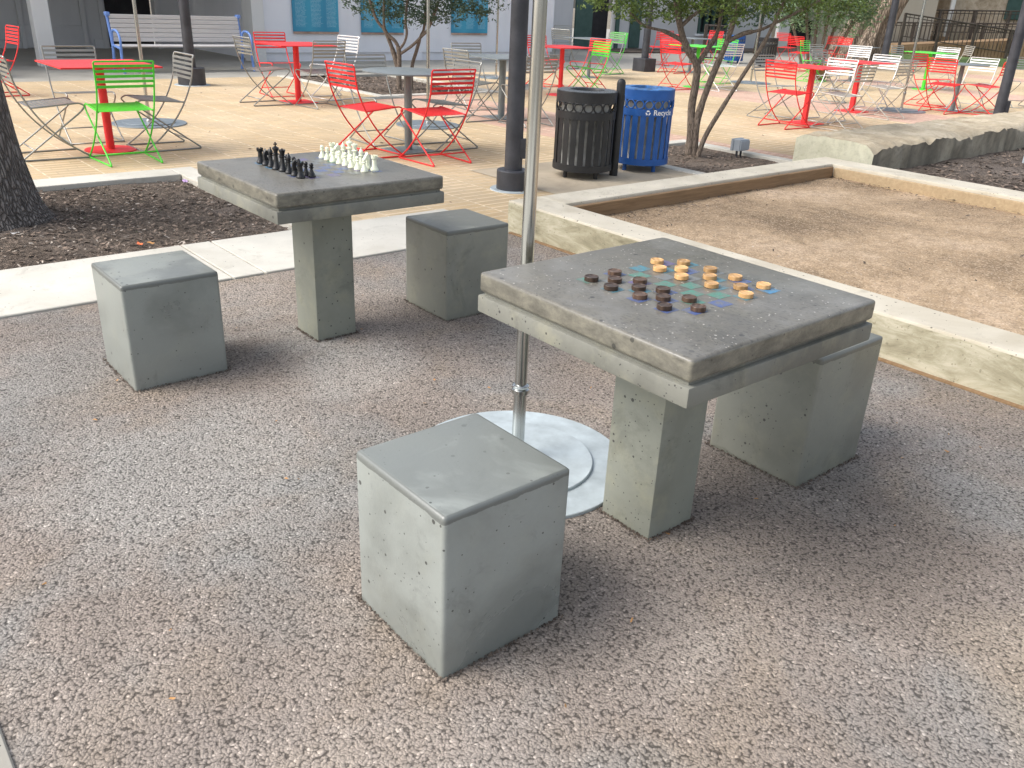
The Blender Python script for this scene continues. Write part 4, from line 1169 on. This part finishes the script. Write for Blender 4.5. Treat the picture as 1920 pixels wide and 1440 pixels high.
# ------------------------------------------------------------------ buildings
def wall(mb, a0, a1, b0, b1, z0, z1): mb.box(a0, a1, b0, b1, z0, z1)
B = thing('white_building', 'white stucco building with teal signs, a recessed porch and a dark doorway', 'building', (0, 0, 0), GA)
mb = MB()
mb.box(8.72, 17.2, 18.75, 19.15, 0.19, 4.2)
mb.box(8.74, 12.10, 18.80, 19.14, 0.0, 0.189); mb.box(12.86, 17.18, 18.80, 19.14, 0.0, 0.189)
mb.bbox(12.12, 12.84, 18.735, 18.799, 0.0, 0.186, 0.006, 1)
mb.build('front_wall', M['stucco'], B)
MB().box(8.45, 8.718, 18.70, 19.2, 0, 3.4).build('corner_pilaster', M['postpaint'], B)
MB().box(16.8, 17.16, 19.152, 24, 0, 4.2).build('side_wall', M['stucco'], B)
MB().box(8.74, 9.1, 19.152, 23.0, 0, 4.2).build('side_wall', M['stucco'], B)
# porch back wall with openings
mb = MB()
for a0, a1 in ((-12, 6.74), (7.92, 8.73), (9.12, 9.72)): mb.box(a0, a1, 23.0, 23.3, 0.0, 3.4)
mb.build('porch_wall', M['stucco_grey'], B)
mb = MB()
mb.bbox(-12, 4.9, 22.95, 22.998, 0.18, 0.20, 0.002, 1); mb.bbox(6.40, 6.72, 22.95, 22.998, 0.0, 0.2, 0.006, 1)
mb.bbox(4.92, 6.2, 22.95, 22.998, 0.02, 0.5, 0.006, 1)
mb.bbox(5.05, 6.07, 22.94, 22.949, 0.06, 0.46, 0.003, 1)
for x in (4.9, 6.22, 6.64, 7.93, 8.6): mb.bbox(x - 0.05, x + 0.05, 22.93, 22.997, 0.0, 2.6, 0.006, 1)
mb.build('porch_trim', M['stucco_grey'], B)
MB().box(6.76, 7.90, 23.32, 23.36, 0, 3.4).build('dark_doorway', M['darkvoid'], B)
MB().box(9.74, 10.4, 23.32, 23.36, 0, 3.4).build('dark_doorway', M['darkvoid'], B)
mb = MB(); mb.box(-12, 8.6, 18.0, 23.0, 2.72, 2.95); mb.build('porch_roof', M['stucco_grey'], B)
MB().box(8.4, 17.3, 18.4, 24.5, 4.21, 4.4).build('roof', M['stucco'], B)
for a in (-4.3, 4.22): MB().bbox(a - 0.145, a + 0.145, 18.15, 18.44, 0.0, 2.72, 0.02, 2).build('porch_post', M['postpaint'], B)
# right hand wing, set back behind a mulch strip
mb = MB()
for a0, a1 in ((17.2, 21.5), (23.75, 28.1), (29.9, 33.0)): mb.box(a0, a1, 22.5, 22.9, 0.0, 4.0)
mb.box(28.1, 29.9, 22.5, 22.9, 0.0, 0.55)
mb.box(28.1, 29.9, 22.5, 22.9, 2.6, 4.0); mb.box(21.5, 23.75, 22.5, 22.9, 2.9, 4.0)
mb.build('wing_wall', M['stucco_grey'], B)
MB().box(17.3, 33.2, 22.3, 26, 4.01, 4.2).build('wing_roof', M['stucco'], B)
MB().lathe([(0.30, 0), (0.28, 4.0)], 24, (19.85, 22.15, 0)).build('round_column', M['stucco'], B, auto=R(40))
f = MB(); f.bbox(21.55, 22.35, 22.40, 22.47, 0, 2.9, 0.01, 1).bbox(23.55, 23.72, 22.42, 22.49, 0, 2.9, 0.01, 1).bbox(24.3, 24.85, 22.44, 22.498, 0.05, 2.4, 0.01, 1)
f.build('green_shutter', M['greendoor'], B)
MB().box(22.36, 23.54, 22.86, 22.9, 0, 2.88).build('dark_doorway', M['darkvoid'], B)
w = MB(); w.box(28.12, 29.88, 22.62, 22.66, 0.55, 2.6)
win = w.build('window', M['glass'], B)
w = MB()
for x in (28.12, 28.55, 28.98, 29.42, 29.8): w.bbox(x, x + 0.10, 22.45, 22.60, 0.55, 2.6, 0.004, 1)
for z in (0.55, 1.2, 1.85, 2.5): w.bbox(28.12, 29.9, 22.47, 22.58, z, z + 0.07, 0.004, 1)
w.build('frame', M['greendoor'], win)
MB().bbox(28.0, 30.0, 22.30, 22.52, 0.47, 0.55, 0.01, 1).build('sill', M['stucco'], win)

def teal_sign(a, w, zb, label):
    p = G(a, 18.70)
    t = thing('wall_sign', label, 'sign', (p.x, p.y, zb), GA, 'teal notice panels on the white wall')
    MB().bbox(0, w, 0, 0.04, 0.045, 1.9, 0.004, 1).build('panel', M['sign'], t)
    MB().bbox(0.005, w - 0.005, 0.002, 0.04, 0, 0.043, 0.003, 1).build('footer_stripe', M['sign_strip'], t)
teal_sign(9.40, 1.13, 0.585, 'left teal notice panel with three columns of small pale lines')
teal_sign(11.13, 1.16, 0.585, 'middle teal notice panel, half behind the small tree')
teal_sign(13.72, 1.14, 0.60, 'right teal notice panel partly covered by leaves')

# beige building farther back, with a square column and dark opening
B2 = thing('beige_building', 'shaded beige building with a dark opening behind the bush', 'building', (0, 0, 0), 0)
mb = MB(); mb.box(9.2, 11.7, 42.0, 42.4, -0.1, 4.5); mb.box(12.9, 18.2, 42.0, 42.4, -0.1, 4.5); mb.box(11.7, 12.9, 42.0, 42.4, 1.15, 4.5)
mb.build('wall', M['beige'], B2)
MB().box(11.65, 12.95, 42.45, 42.5, -0.1, 1.3).build('dark_opening', M['darkvoid'], B2)
MB().box(8.5, 18.4, 41.2, 46, 4.5, 4.8).build('roof', M['beige'], B2)
MB().bbox(11.1, 11.6, 41.2, 41.7, -0.1, 4.5, 0.02, 1).build('column', M['stucco_grey'], B2)

# stone house with its raised porch
B3 = thing('stone_house', 'old limestone house with dark green shutter and a shaded raised porch', 'building', (0, 0, 0), 0)
MB().box(19.3, 28.0, 43.0, 43.4, -0.1, 5).box(16.0, 19.3, 46.0, 46.4, -0.1, 5).box(19.3, 19.7, 43.4, 46.0, -0.1, 5).build('wall', M['masonry'], B3)
MB().box(15.2, 19.25, 42.4, 46, 0.55, 0.72).build('porch_floor', M['deck_wood'], B3)
MB().box(15.0, 28, 42.0, 47, 3.6, 3.9).build('porch_roof', M['beige'], B3)
for x in (15.4, 17.3, 19.1): MB().bbox(x - 0.08, x + 0.08, 42.45, 42.6, 0.72, 3.6, 0.01, 1).build('porch_post', M['postpaint'], B3)
MB().bbox(21.75, 22.9, 42.9, 42.99, 1.55, 3.3, 0.02, 1).build('shutter', M['greendoor'], B3)
MB().box(16.6, 17.6, 45.93, 45.99, 0.72, 2.6).box(18.0, 19.0, 45.93, 45.99, 1.4, 2.6).build('dark_window', M['darkvoid'], B3)
MB().bbox(19.28, 19.38, 42.86, 42.99, 1.7, 3.4, 0.02, 1).build('downpipe', M['stucco'], B3)

# ramp with deck skirt
RP = thing('access_ramp', 'timber skirted access ramp climbing to the porch of the stone house', 'ramp', (0, 0, 0), 0)
mb = MB()
mb.add([(16.0, 40.0, -0.1), (23.5, 40.0, -0.1), (23.5, 40.0, 0.95), (16.0, 40.0, 0.35), (16.0, 41.6, -0.1), (23.5, 41.6, -0.1), (23.5, 41.6, 0.95), (16.0, 41.6, 0.35)],
       [(0, 1, 2, 3), (7, 6, 5, 4), (3, 2, 6, 7), (0, 3, 7, 4), (1, 5, 6, 2)])
mb.build('deck', M['deck_wood'], RP)
mb = MB()
for i in range(50): mb.bbox(16.05 + i * 0.15, 16.17 + i * 0.15, 39.95, 39.995, -0.05, 0.28 + i * 0.012, 0.004, 1)
mb.build('skirt_boards', M['deck_wood'], RP)
def railing(x0, x1, y, z0a, z0b, h, label, sp=0.19):
    t = thing('railing', label, 'railing', (x0, y, 0), 0, 'dark railings by the ramp')
    n = int((x1 - x0) / sp)
    zf = lambda x: z0a + (z0b - z0a) * x / (x1 - x0)
    b = MB()
    for zz, r in ((h, 0.035), (0.10, 0.022), (h - 0.12, 0.02)):
        b.tube([(0, 0, zf(0) + zz), (x1 - x0, 0, zf(x1 - x0) + zz)], r, 6)
    b.build('rails', M['rail'], t)
    b = MB()
    for i in range(n + 1):
        x = i * sp; b.box(x - 0.012, x + 0.012, -0.012, 0.012, zf(x) + 0.1, zf(x) + h)
    tag(b.build('balusters', M['rail'], t), kind=None)
    for i in range(int((x1 - x0) / 1.55) + 1):
        x = i * 1.55; MB().bbox(x - 0.05, x + 0.05, -0.05, 0.05, min(zf(x), 0) - 0.05, zf(x) + h + 0.03, 0.006, 1).build('railing_post', M['rail'], t)
railing(15.4, 23.4, 42.2, 0.72, 0.95, 1.0, 'upper dark railing along the raised porch')
railing(16.0, 21.0, 39.8, 0.62, 0.12, 0.98, 'lower dark railing sloping down along the near side of the ramp')
railing(15.7, 23.6, 41.7, 0.30, 0.55, 0.9, 'middle dark railing on the far side of the ramp')
# low black fence by the far bins
railing(5.35, 6.0, 27.9, 0.0, 0.0, 1.0, 'short black fence piece by the far blue bin', 0.12)

# parked car glimpsed beyond the railing
def car(x, y, z, label):
    t = thing('parked_car', label, 'car', (x, y, z), 0)
    MB().bbox(-1.9, 1.9, -0.8, 0.8, 0.3, 0.85, 0.12, 3).build('body', M['galv'], t)
    MB().bbox(-1.0, 1.1, -0.7, 0.7, 0.8, 1.35, 0.22, 3).build('cabin', M['glass'], t)
    for sx in (-1.2, 1.25):
        for sy in (-0.75, 0.75):
            MB().tube([(sx, sy - 0.09, 0.32), (sx, sy + 0.09, 0.32)], 0.32, 20).build('wheel', M['black'], t)

# ------------------------------------------------------------------ trees
def leaves(name, mat, parent, blobs, n, s0, s1, seed, zmin=None):
    rnd = random.Random(seed); mb = MB()
    tot = sum(b[3] * b[4] * b[5] for b in blobs)
    for (bx, by, bz, rx, ry, rz_) in blobs:
        k = int(n * rx * ry * rz_ / tot)
        # twig clusters
        nc = max(3, k // 14)
        for c in range(nc):
            while True:
                p = Vector((rnd.uniform(-1, 1), rnd.uniform(-1, 1), rnd.uniform(-1, 1)))
                if p.length <= 1 and rnd.random() < 0.25 + 0.75 * p.length: break
            cc = Vector((bx + p.x * rx, by + p.y * ry, bz + p.z * rz_))
            if mnoise.noise(cc * (1.6 / max(rx, 0.2)) + Vector((seed, 0, 0))) < -0.22: continue
            d = Vector((rnd.gauss(0, 1), rnd.gauss(0, 1), rnd.gauss(-0.2, 0.6))).normalized()
            for i in range(14):
                q = cc + d * (i * s1 * 0.42) + Vector((rnd.gauss(0, 1), rnd.gauss(0, 1), rnd.gauss(0, 1))) * s1 * 0.75
                if zmin is not None and q.z < zmin + 0.25 * mnoise.noise(Vector((q.x * 2.2, q.y * 2.2, seed))): continue
                s = rnd.uniform(s0, s1)
                u = Vector((rnd.gauss(0, 1), rnd.gauss(0, 1), rnd.gauss(0, 0.7))).normalized()
                w = u.cross(Vector((rnd.gauss(0, 1), rnd.gauss(0, 1), rnd.gauss(0, 1)))).normalized() * s * 0.42
                fold = u.cross(w).normalized() * s * 0.12
                mb.add([q - u * s, q + w + fold, q + u * s, q - w + fold], [(0, 1, 2, 3)])
    return mb.build(name, mat, parent)

# small multi stemmed tree by the bins
t = thing('small_tree', 'small multi stemmed tree with bright green leaves, in the mulch bed behind the bins', 'tree', (1.88, 9.80, -0.02))
mb = MB()
X0, Y0 = 1.88, 9.80
def P3(x, y, z): return (x - X0, y - Y0, z + 0.02)
mb.tube(spline([P3(1.865, 9.80, -0.04), P3(1.86, 9.80, 0.25), P3(1.83, 9.82, 0.50), P3(1.84, 9.82, 0.75), P3(1.83, 9.81, 0.93), P3(1.70, 9.80, 1.10), P3(1.60, 9.78, 1.30), P3(1.50, 9.74, 1.62), P3(1.42, 9.70, 2.2)], 5), [0.047] * 8 + [0.043] * 8 + [0.040] * 5 + [0.036] * 6 + [0.031] * 6 + [0.024] * 8, 12, wob=0.25)
mb.tube(spline([P3(1.92, 9.78, -0.04), P3(1.90, 9.78, 0.3), P3(1.93, 9.77, 0.55), P3(2.0, 9.74, 0.85), P3(2.09, 9.70, 1.18), P3(2.14, 9.66, 1.5), P3(2.2, 9.6, 2.1)], 5), [0.040] * 10 + [0.035] * 8 + [0.029] * 7 + [0.022] * 6, 10, wob=0.2)
mb.tube(spline([P3(1.95, 9.74, -0.04), P3(2.00, 9.72, 0.2), P3(2.12, 9.66, 0.5), P3(2.28, 9.6, 0.85), P3(2.44, 9.56, 1.18), P3(2.52, 9.52, 1.42), P3(2.70, 9.46, 2.0)], 5), [0.026] * 12 + [0.022] * 9 + [0.018] * 10, 9, wob=0.2)
mb.tube(spline([P3(1.83, 9.81, 0.93), P3(1.92, 9.85, 1.08), P3(2.02, 9.9, 1.25), P3(2.05, 9.95, 1.55), P3(2.1, 10, 2.0)], 5), [0.028] * 10 + [0.02] * 11, 8, wob=0.2)
mb.tube(spline([P3(1.66, 9.79, 1.16), P3(1.45, 9.78, 1.25), P3(1.22, 9.76, 1.30), P3(1.05, 9.74, 1.42)], 5), [0.022] * 6 + [0.014] * 10, 8)
mb.tube(spline([P3(1.60, 9.78, 1.30), P3(1.70, 9.8, 1.40), P3(1.82, 9.84, 1.52), P3(1.9, 9.9, 1.8)], 5), [0.022] * 6 + [0.016] * 10, 8)
mb.tube(spline([P3(2.09, 9.70, 1.18), P3(2.25, 9.66, 1.27), P3(2.42, 9.62, 1.32), P3(2.65, 9.56, 1.45), P3(2.95, 9.5, 1.62)], 5), [0.024] * 8 + [0.015] * 13, 8)
mb.tube(spline([P3(1.62, 9.79, 1.26), P3(1.60, 9.9, 1.45), P3(1.55, 10.0, 1.75)], 5), [0.02] * 11, 8)
mb.build('trunk', M['bark_small'], t, smooth=True)
rnd = random.Random(3)
BL = [(0.95, 9.7, 1.85, 0.5, 0.5, 0.45), (1.35, 9.9, 1.80, 0.55, 0.6, 0.46), (1.9, 9.8, 1.85, 0.6, 0.7, 0.44), (2.4, 9.7, 1.85, 0.6, 0.6, 0.42), (2.85, 9.5, 1.92, 0.55, 0.6, 0.40), (1.9, 9.8, 2.6, 1.1, 1.1, 0.7), (1.0, 9.6, 1.58, 0.42, 0.5, 0.20), (1.45, 9.9, 1.56, 0.45, 0.5, 0.16), (1.95, 9.7, 1.56, 0.5, 0.6, 0.16), (2.45, 9.6, 1.62, 0.5, 0.5, 0.18), (2.95, 9.5, 1.70, 0.5, 0.5, 0.2), (1.2, 9.5, 1.45, 0.3, 0.3, 0.16)]
leaves('crown', M['leaf_crape'], t, [(a - X0, b - Y0, c, d, e, f) for a, b, c, d, e, f in BL], 30000, 0.017, 0.034, 4, 1.36)

# spindly tree in the bed before the white wall
t = thing('small_tree', 'spindly tree with grey green leaves in the bed in front of the teal signs', 'tree', (-2.18, 15.5, -0.02))
mb = MB(); X0, Y0 = -2.18, 15.5
mb.tube(spline([P3(-2.18, 15.5, -0.05), P3(-2.20, 15.5, 0.3), P3(-2.27, 15.5, 0.56), P3(-2.36, 15.5, 0.80), P3(-2.42, 15.5, 0.93), P3(-2.56, 15.5, 1.10), P3(-2.7, 15.5, 1.5)], 5), [0.042] * 12 + [0.033] * 9 + [0.024] * 10, 9, wob=0.2)
mb.tube(spline([P3(-2.17, 15.45, -0.05), P3(-2.17, 15.45, 0.35), P3(-2.18, 15.45, 0.62), P3(-2.24, 15.45, 0.76), P3(-2.40, 15.46, 0.90), P3(-2.42, 15.46, 1.15), P3(-2.40, 15.46, 1.6)], 5), [0.040] * 12 + [0.030] * 9 + [0.022] * 10, 9, wob=0.2)
mb.tube(spline([P3(-2.18, 15.45, 0.62), P3(-2.08, 15.42, 0.74), P3(-2.03, 15.4, 0.9), P3(-2.05, 15.4, 1.1), P3(-2.0, 15.4, 1.5)], 5), [0.022] * 21, 8)
mb.tube(spline([P3(-2.17, 15.45, 0.55), P3(-1.95, 15.43, 0.70), P3(-1.78, 15.4, 0.86), P3(-1.66, 15.4, 1.0), P3(-1.5, 15.4, 1.4)], 5), [0.024] * 21, 8)
mb.tube(spline([P3(-1.98, 15.6, -0.05), P3(-1.97, 15.6, 0.35), P3(-1.9, 15.6, 0.6), P3(-1.82, 15.6, 0.85), P3(-1.76, 15.6, 1.0), P3(-1.72, 15.6, 1.5)], 5), [0.030] * 14 + [0.024] * 12, 8, wob=0.2)
mb.build('trunk', M['bark_small'], t, smooth=True)
BL = [(-2.75, 15.5, 1.55, 0.45, 0.5, 0.40), (-2.2, 15.5, 1.45, 0.45, 0.5, 0.42), (-1.65, 15.5, 1.40, 0.45, 0.5, 0.42), (-1.05, 15.5, 1.58, 0.50, 0.5, 0.40), (-1.9, 15.5, 2.3, 1.2, 1.2, 0.7), (-1.85, 15.4, 1.12, 0.2, 0.2, 0.18), (-2.5, 15.5, 1.32, 0.4, 0.4, 0.16), (-1.9, 15.5, 1.25, 0.4, 0.4, 0.16), (-1.3, 15.5, 1.30, 0.4, 0.4, 0.2), (-0.85, 15.5, 1.42, 0.4, 0.4, 0.16), (-1.15, 15.4, 1.34, 0.45, 0.3, 0.2), (-1.6, 15.4, 1.22, 0.35, 0.3, 0.16)]
leaves('crown', M['leaf_olive'], t, [(a - X0, b - Y0, c, d, e, f) for a, b, c, d, e, f in BL], 19000, 0.020, 0.042, 7, 1.04)

# the big oak at the left edge
t = thing('oak_tree', 'big oak with dark furrowed bark at the left edge in the mulch bed', 'tree', (-3.72, 5.72, -0.05))
mb = MB(); n = 72; zs = [0, 0.03, 0.07, 0.12, 0.2, 0.3, 0.45, 0.6, 0.8, 1.0, 1.3, 1.6, 2.0, 2.5, 3.0, 3.5]
for z in zs:
    rr = 0.335 + 0.105 * math.exp(-z / 0.13) + 0.06 * math.exp(-z / 0.6) - 0.022 * z
    for k in range(n):
        a = 2 * PI * k / n
        q = rr * (1 + 0.05 * math.sin(5 * a + 1) * math.exp(-z * 2.5) + 0.03 * mnoise.noise(Vector((math.cos(a) * 8, math.sin(a) * 8, z * 2.0))) + 0.035 * abs(mnoise.noise(Vector((math.cos(a) * 20, math.sin(a) * 20, z * 3.0)))))
        mb.v.append((q * math.cos(a) - 0.03 * z, q * math.sin(a), z))
for i in range(len(zs) - 1):
    for k in range(n): mb.f.append((i * n + k, i * n + (k + 1) % n, (i + 1) * n + (k + 1) % n, (i + 1) * n + k))
mb.tube(spline([(-0.1, 0, 3.3), (0.4, -0.2, 4.2), (1.2, -0.6, 5.0), (2.2, -1.0, 5.5)], 5), [0.2] * 6 + [0.12] * 10, 10)
mb.tube(spline([(-0.1, 0, 3.3), (-0.7, 0.3, 4.2), (-1.4, 0.6, 5.0), (-2.3, 1.0, 5.7)], 5), [0.2] * 6 + [0.12] * 10, 10)
mb.tube(spline([(-0.1, 0, 3.3), (0.1, 0.6, 4.4), (0.4, 1.4, 5.3)], 5), [0.2] * 5 + [0.12] * 6, 10)
mb.tube(spline([(-0.1, 0, 3.3), (0.2, -0.9, 4.3), (0.6, -2.0, 5.0)], 5), [0.2] * 5 + [0.12] * 6, 10)
mb.build('trunk', M['bark_oak'], t, smooth=True)
leaves('crown', M['leaf_oak'], t, [(1.0, -0.7, 5.6, 1.9, 1.8, 0.9), (-1.4, 0.5, 5.8, 1.6, 1.6, 0.9), (0.5, 1.2, 5.9, 1.5, 1.5, 0.8), (2.3, -1.4, 5.5, 1.3, 1.3, 0.6), (0.6, -2.2, 5.3, 1.3, 1.3, 0.6)], 5000, 0.05, 0.09, 9)

# huge leaning tree far at the back
t = thing('leaning_tree', 'huge ridged tree trunk leaning right at the back, behind the silver chairs', 'tree', (11.55, 33.4, -0.1))
mb = MB(); n = 90
zs = [0, 0.15, 0.35, 0.6, 0.9, 1.3, 1.8, 2.3, 3.0, 4.0, 5.0]
for z in zs:
    cx = 0.20 + 0.45 * z; rr = 0.80 + 0.30 * math.exp(-z / 0.5) - 0.075 * z
    for k in range(n):
        a = 2 * PI * k / n
        fl = 0.22 * abs(math.sin(3.5 * a + 0.6 + 0.25 * z)) + 0.13 * abs(math.sin(8 * a + 0.7 * z)) + 0.05 * mnoise.noise(Vector((math.cos(a) * 5, math.sin(a) * 5, z)))
        q = rr * (0.86 + fl)
        mb.v.append((cx + q * math.cos(a), 0.05 * z + q * math.sin(a) * 0.8, z))
for i in range(len(zs) - 1):
    for k in range(n): mb.f.append((i * n + k, i * n + (k + 1) % n, (i + 1) * n + (k + 1) % n, (i + 1) * n + k))
mb.build('trunk', M['bark_big'], t, smooth=True)
leaves('crown', M['leaf_far'], t, [(2.2, 0, 7.0, 3.2, 3, 1.8)], 2500, 0.12, 0.2, 12)

# round bushy tree left of it
t = thing('bushy_tree', 'low bushy tree with soft green leaves left of the leaning trunk', 'tree', (8.7, 27.5, -0.05))
mb = MB()
for i, (x, y) in enumerate(((-0.7, 0), (-0.35, 0.1), (0.05, -0.1), (0.3, 0.1), (0.62, 0), (-0.1, 0.2))):
    mb.tube(spline([(x * 0.6, y, 0), (x * 0.9, y, 0.6), (x * 1.3, y, 1.2), (x * 1.7, y, 2.0)], 4), 0.045, 7)
mb.build('trunk', M['bark_small'], t, smooth=True)
leaves('crown', M['leaf_far'], t, [(-0.4, 0, 1.9, 1.1, 0.9, 0.95), (0.5, 0, 1.85, 1.0, 0.9, 0.85), (0.1, 0, 2.7, 1.5, 1.2, 1.0), (1.1, 0.2, 2.2, 0.7, 0.7, 0.8), (-0.9, 0, 1.55, 0.5, 0.5, 0.45)], 20000, 0.035, 0.065, 14, 0.90)
t = thing('bushy_tree', 'dark leafy tree behind the far black bin', 'tree', (8.4, 34.0, -0.05))
mb = MB().tube([(0, 0, 0), (0.1, 0, 1.2), (0.3, 0, 2.6)], 0.07, 8).build('trunk', M['bark_small'], t, smooth=True)
leaves('crown', M['leaf_olive'], t, [(0, 0, 2.4, 1.7, 1.2, 1.3), (-0.9, 0, 1.7, 0.8, 0.8, 0.8)], 3500, 0.06, 0.11, 15, 0.8)

# red flowers in a low pot between the tables, and ground cover along the walls
t = thing('flower_pot', 'low pot of red flowers among the tables by the nearer red table', 'potted plant', (7.05, 22.0, 0))
MB().lathe([(0.16, 0), (0.22, 0.22), (0.24, 0.24), (0.21, 0.24), (0.2, 0.2), (0, 0.2)], 24).build('pot', M['board'], t, auto=R(40))
leaves('foliage', M['leaf_far'], t, [(0, 0, 0.33, 0.25, 0.25, 0.12)], 400, 0.03, 0.05, 21)
leaves('flowers', M['red'], t, [(0, 0, 0.40, 0.24, 0.24, 0.08)], 160, 0.02, 0.03, 22)

# litter in the left bed
def scrap(x, y, s, mat, label, name):
    mb = MB(); rnd = random.Random(int(x * 100)); n = 5
    for j in range(n):
        for i in range(n):
            mb.v.append(((i / (n - 1) - 0.5) * s * 1.6 + rnd.uniform(-.1, .1) * s, (j / (n - 1) - 0.5) * s * 0.7 + rnd.uniform(-.1, .1) * s, rnd.uniform(0, 0.35) * s))
    for j in range(n - 1):
        for i in range(n - 1):
            k = j * n + i; mb.f.append((k, k + 1, k + n + 1, k + n))
    o = mb.build(name, M[mat], loc=(x, y, -0.012), rz=rnd.uniform(0, 3), smooth=True)
    tag(o, label, 'litter')
scrap(-2.40, 5.24, 0.035, 'terracotta', 'crumpled orange red wrapper at the near edge of the mulch bed', 'wrapper')
scrap(-2.34, 5.27, 0.03, 'leafdry', 'tan dry leaf beside the orange red wrapper', 'dry_leaf')
scrap(-2.82, 7.17, 0.05, 'lilac', 'lilac wrapper in the far corner of the mulch bed', 'wrapper')
scrap(-3.25, 5.36, 0.03, 'paperw', 'white paper scrap at the foot of the oak trunk', 'paper_scrap')
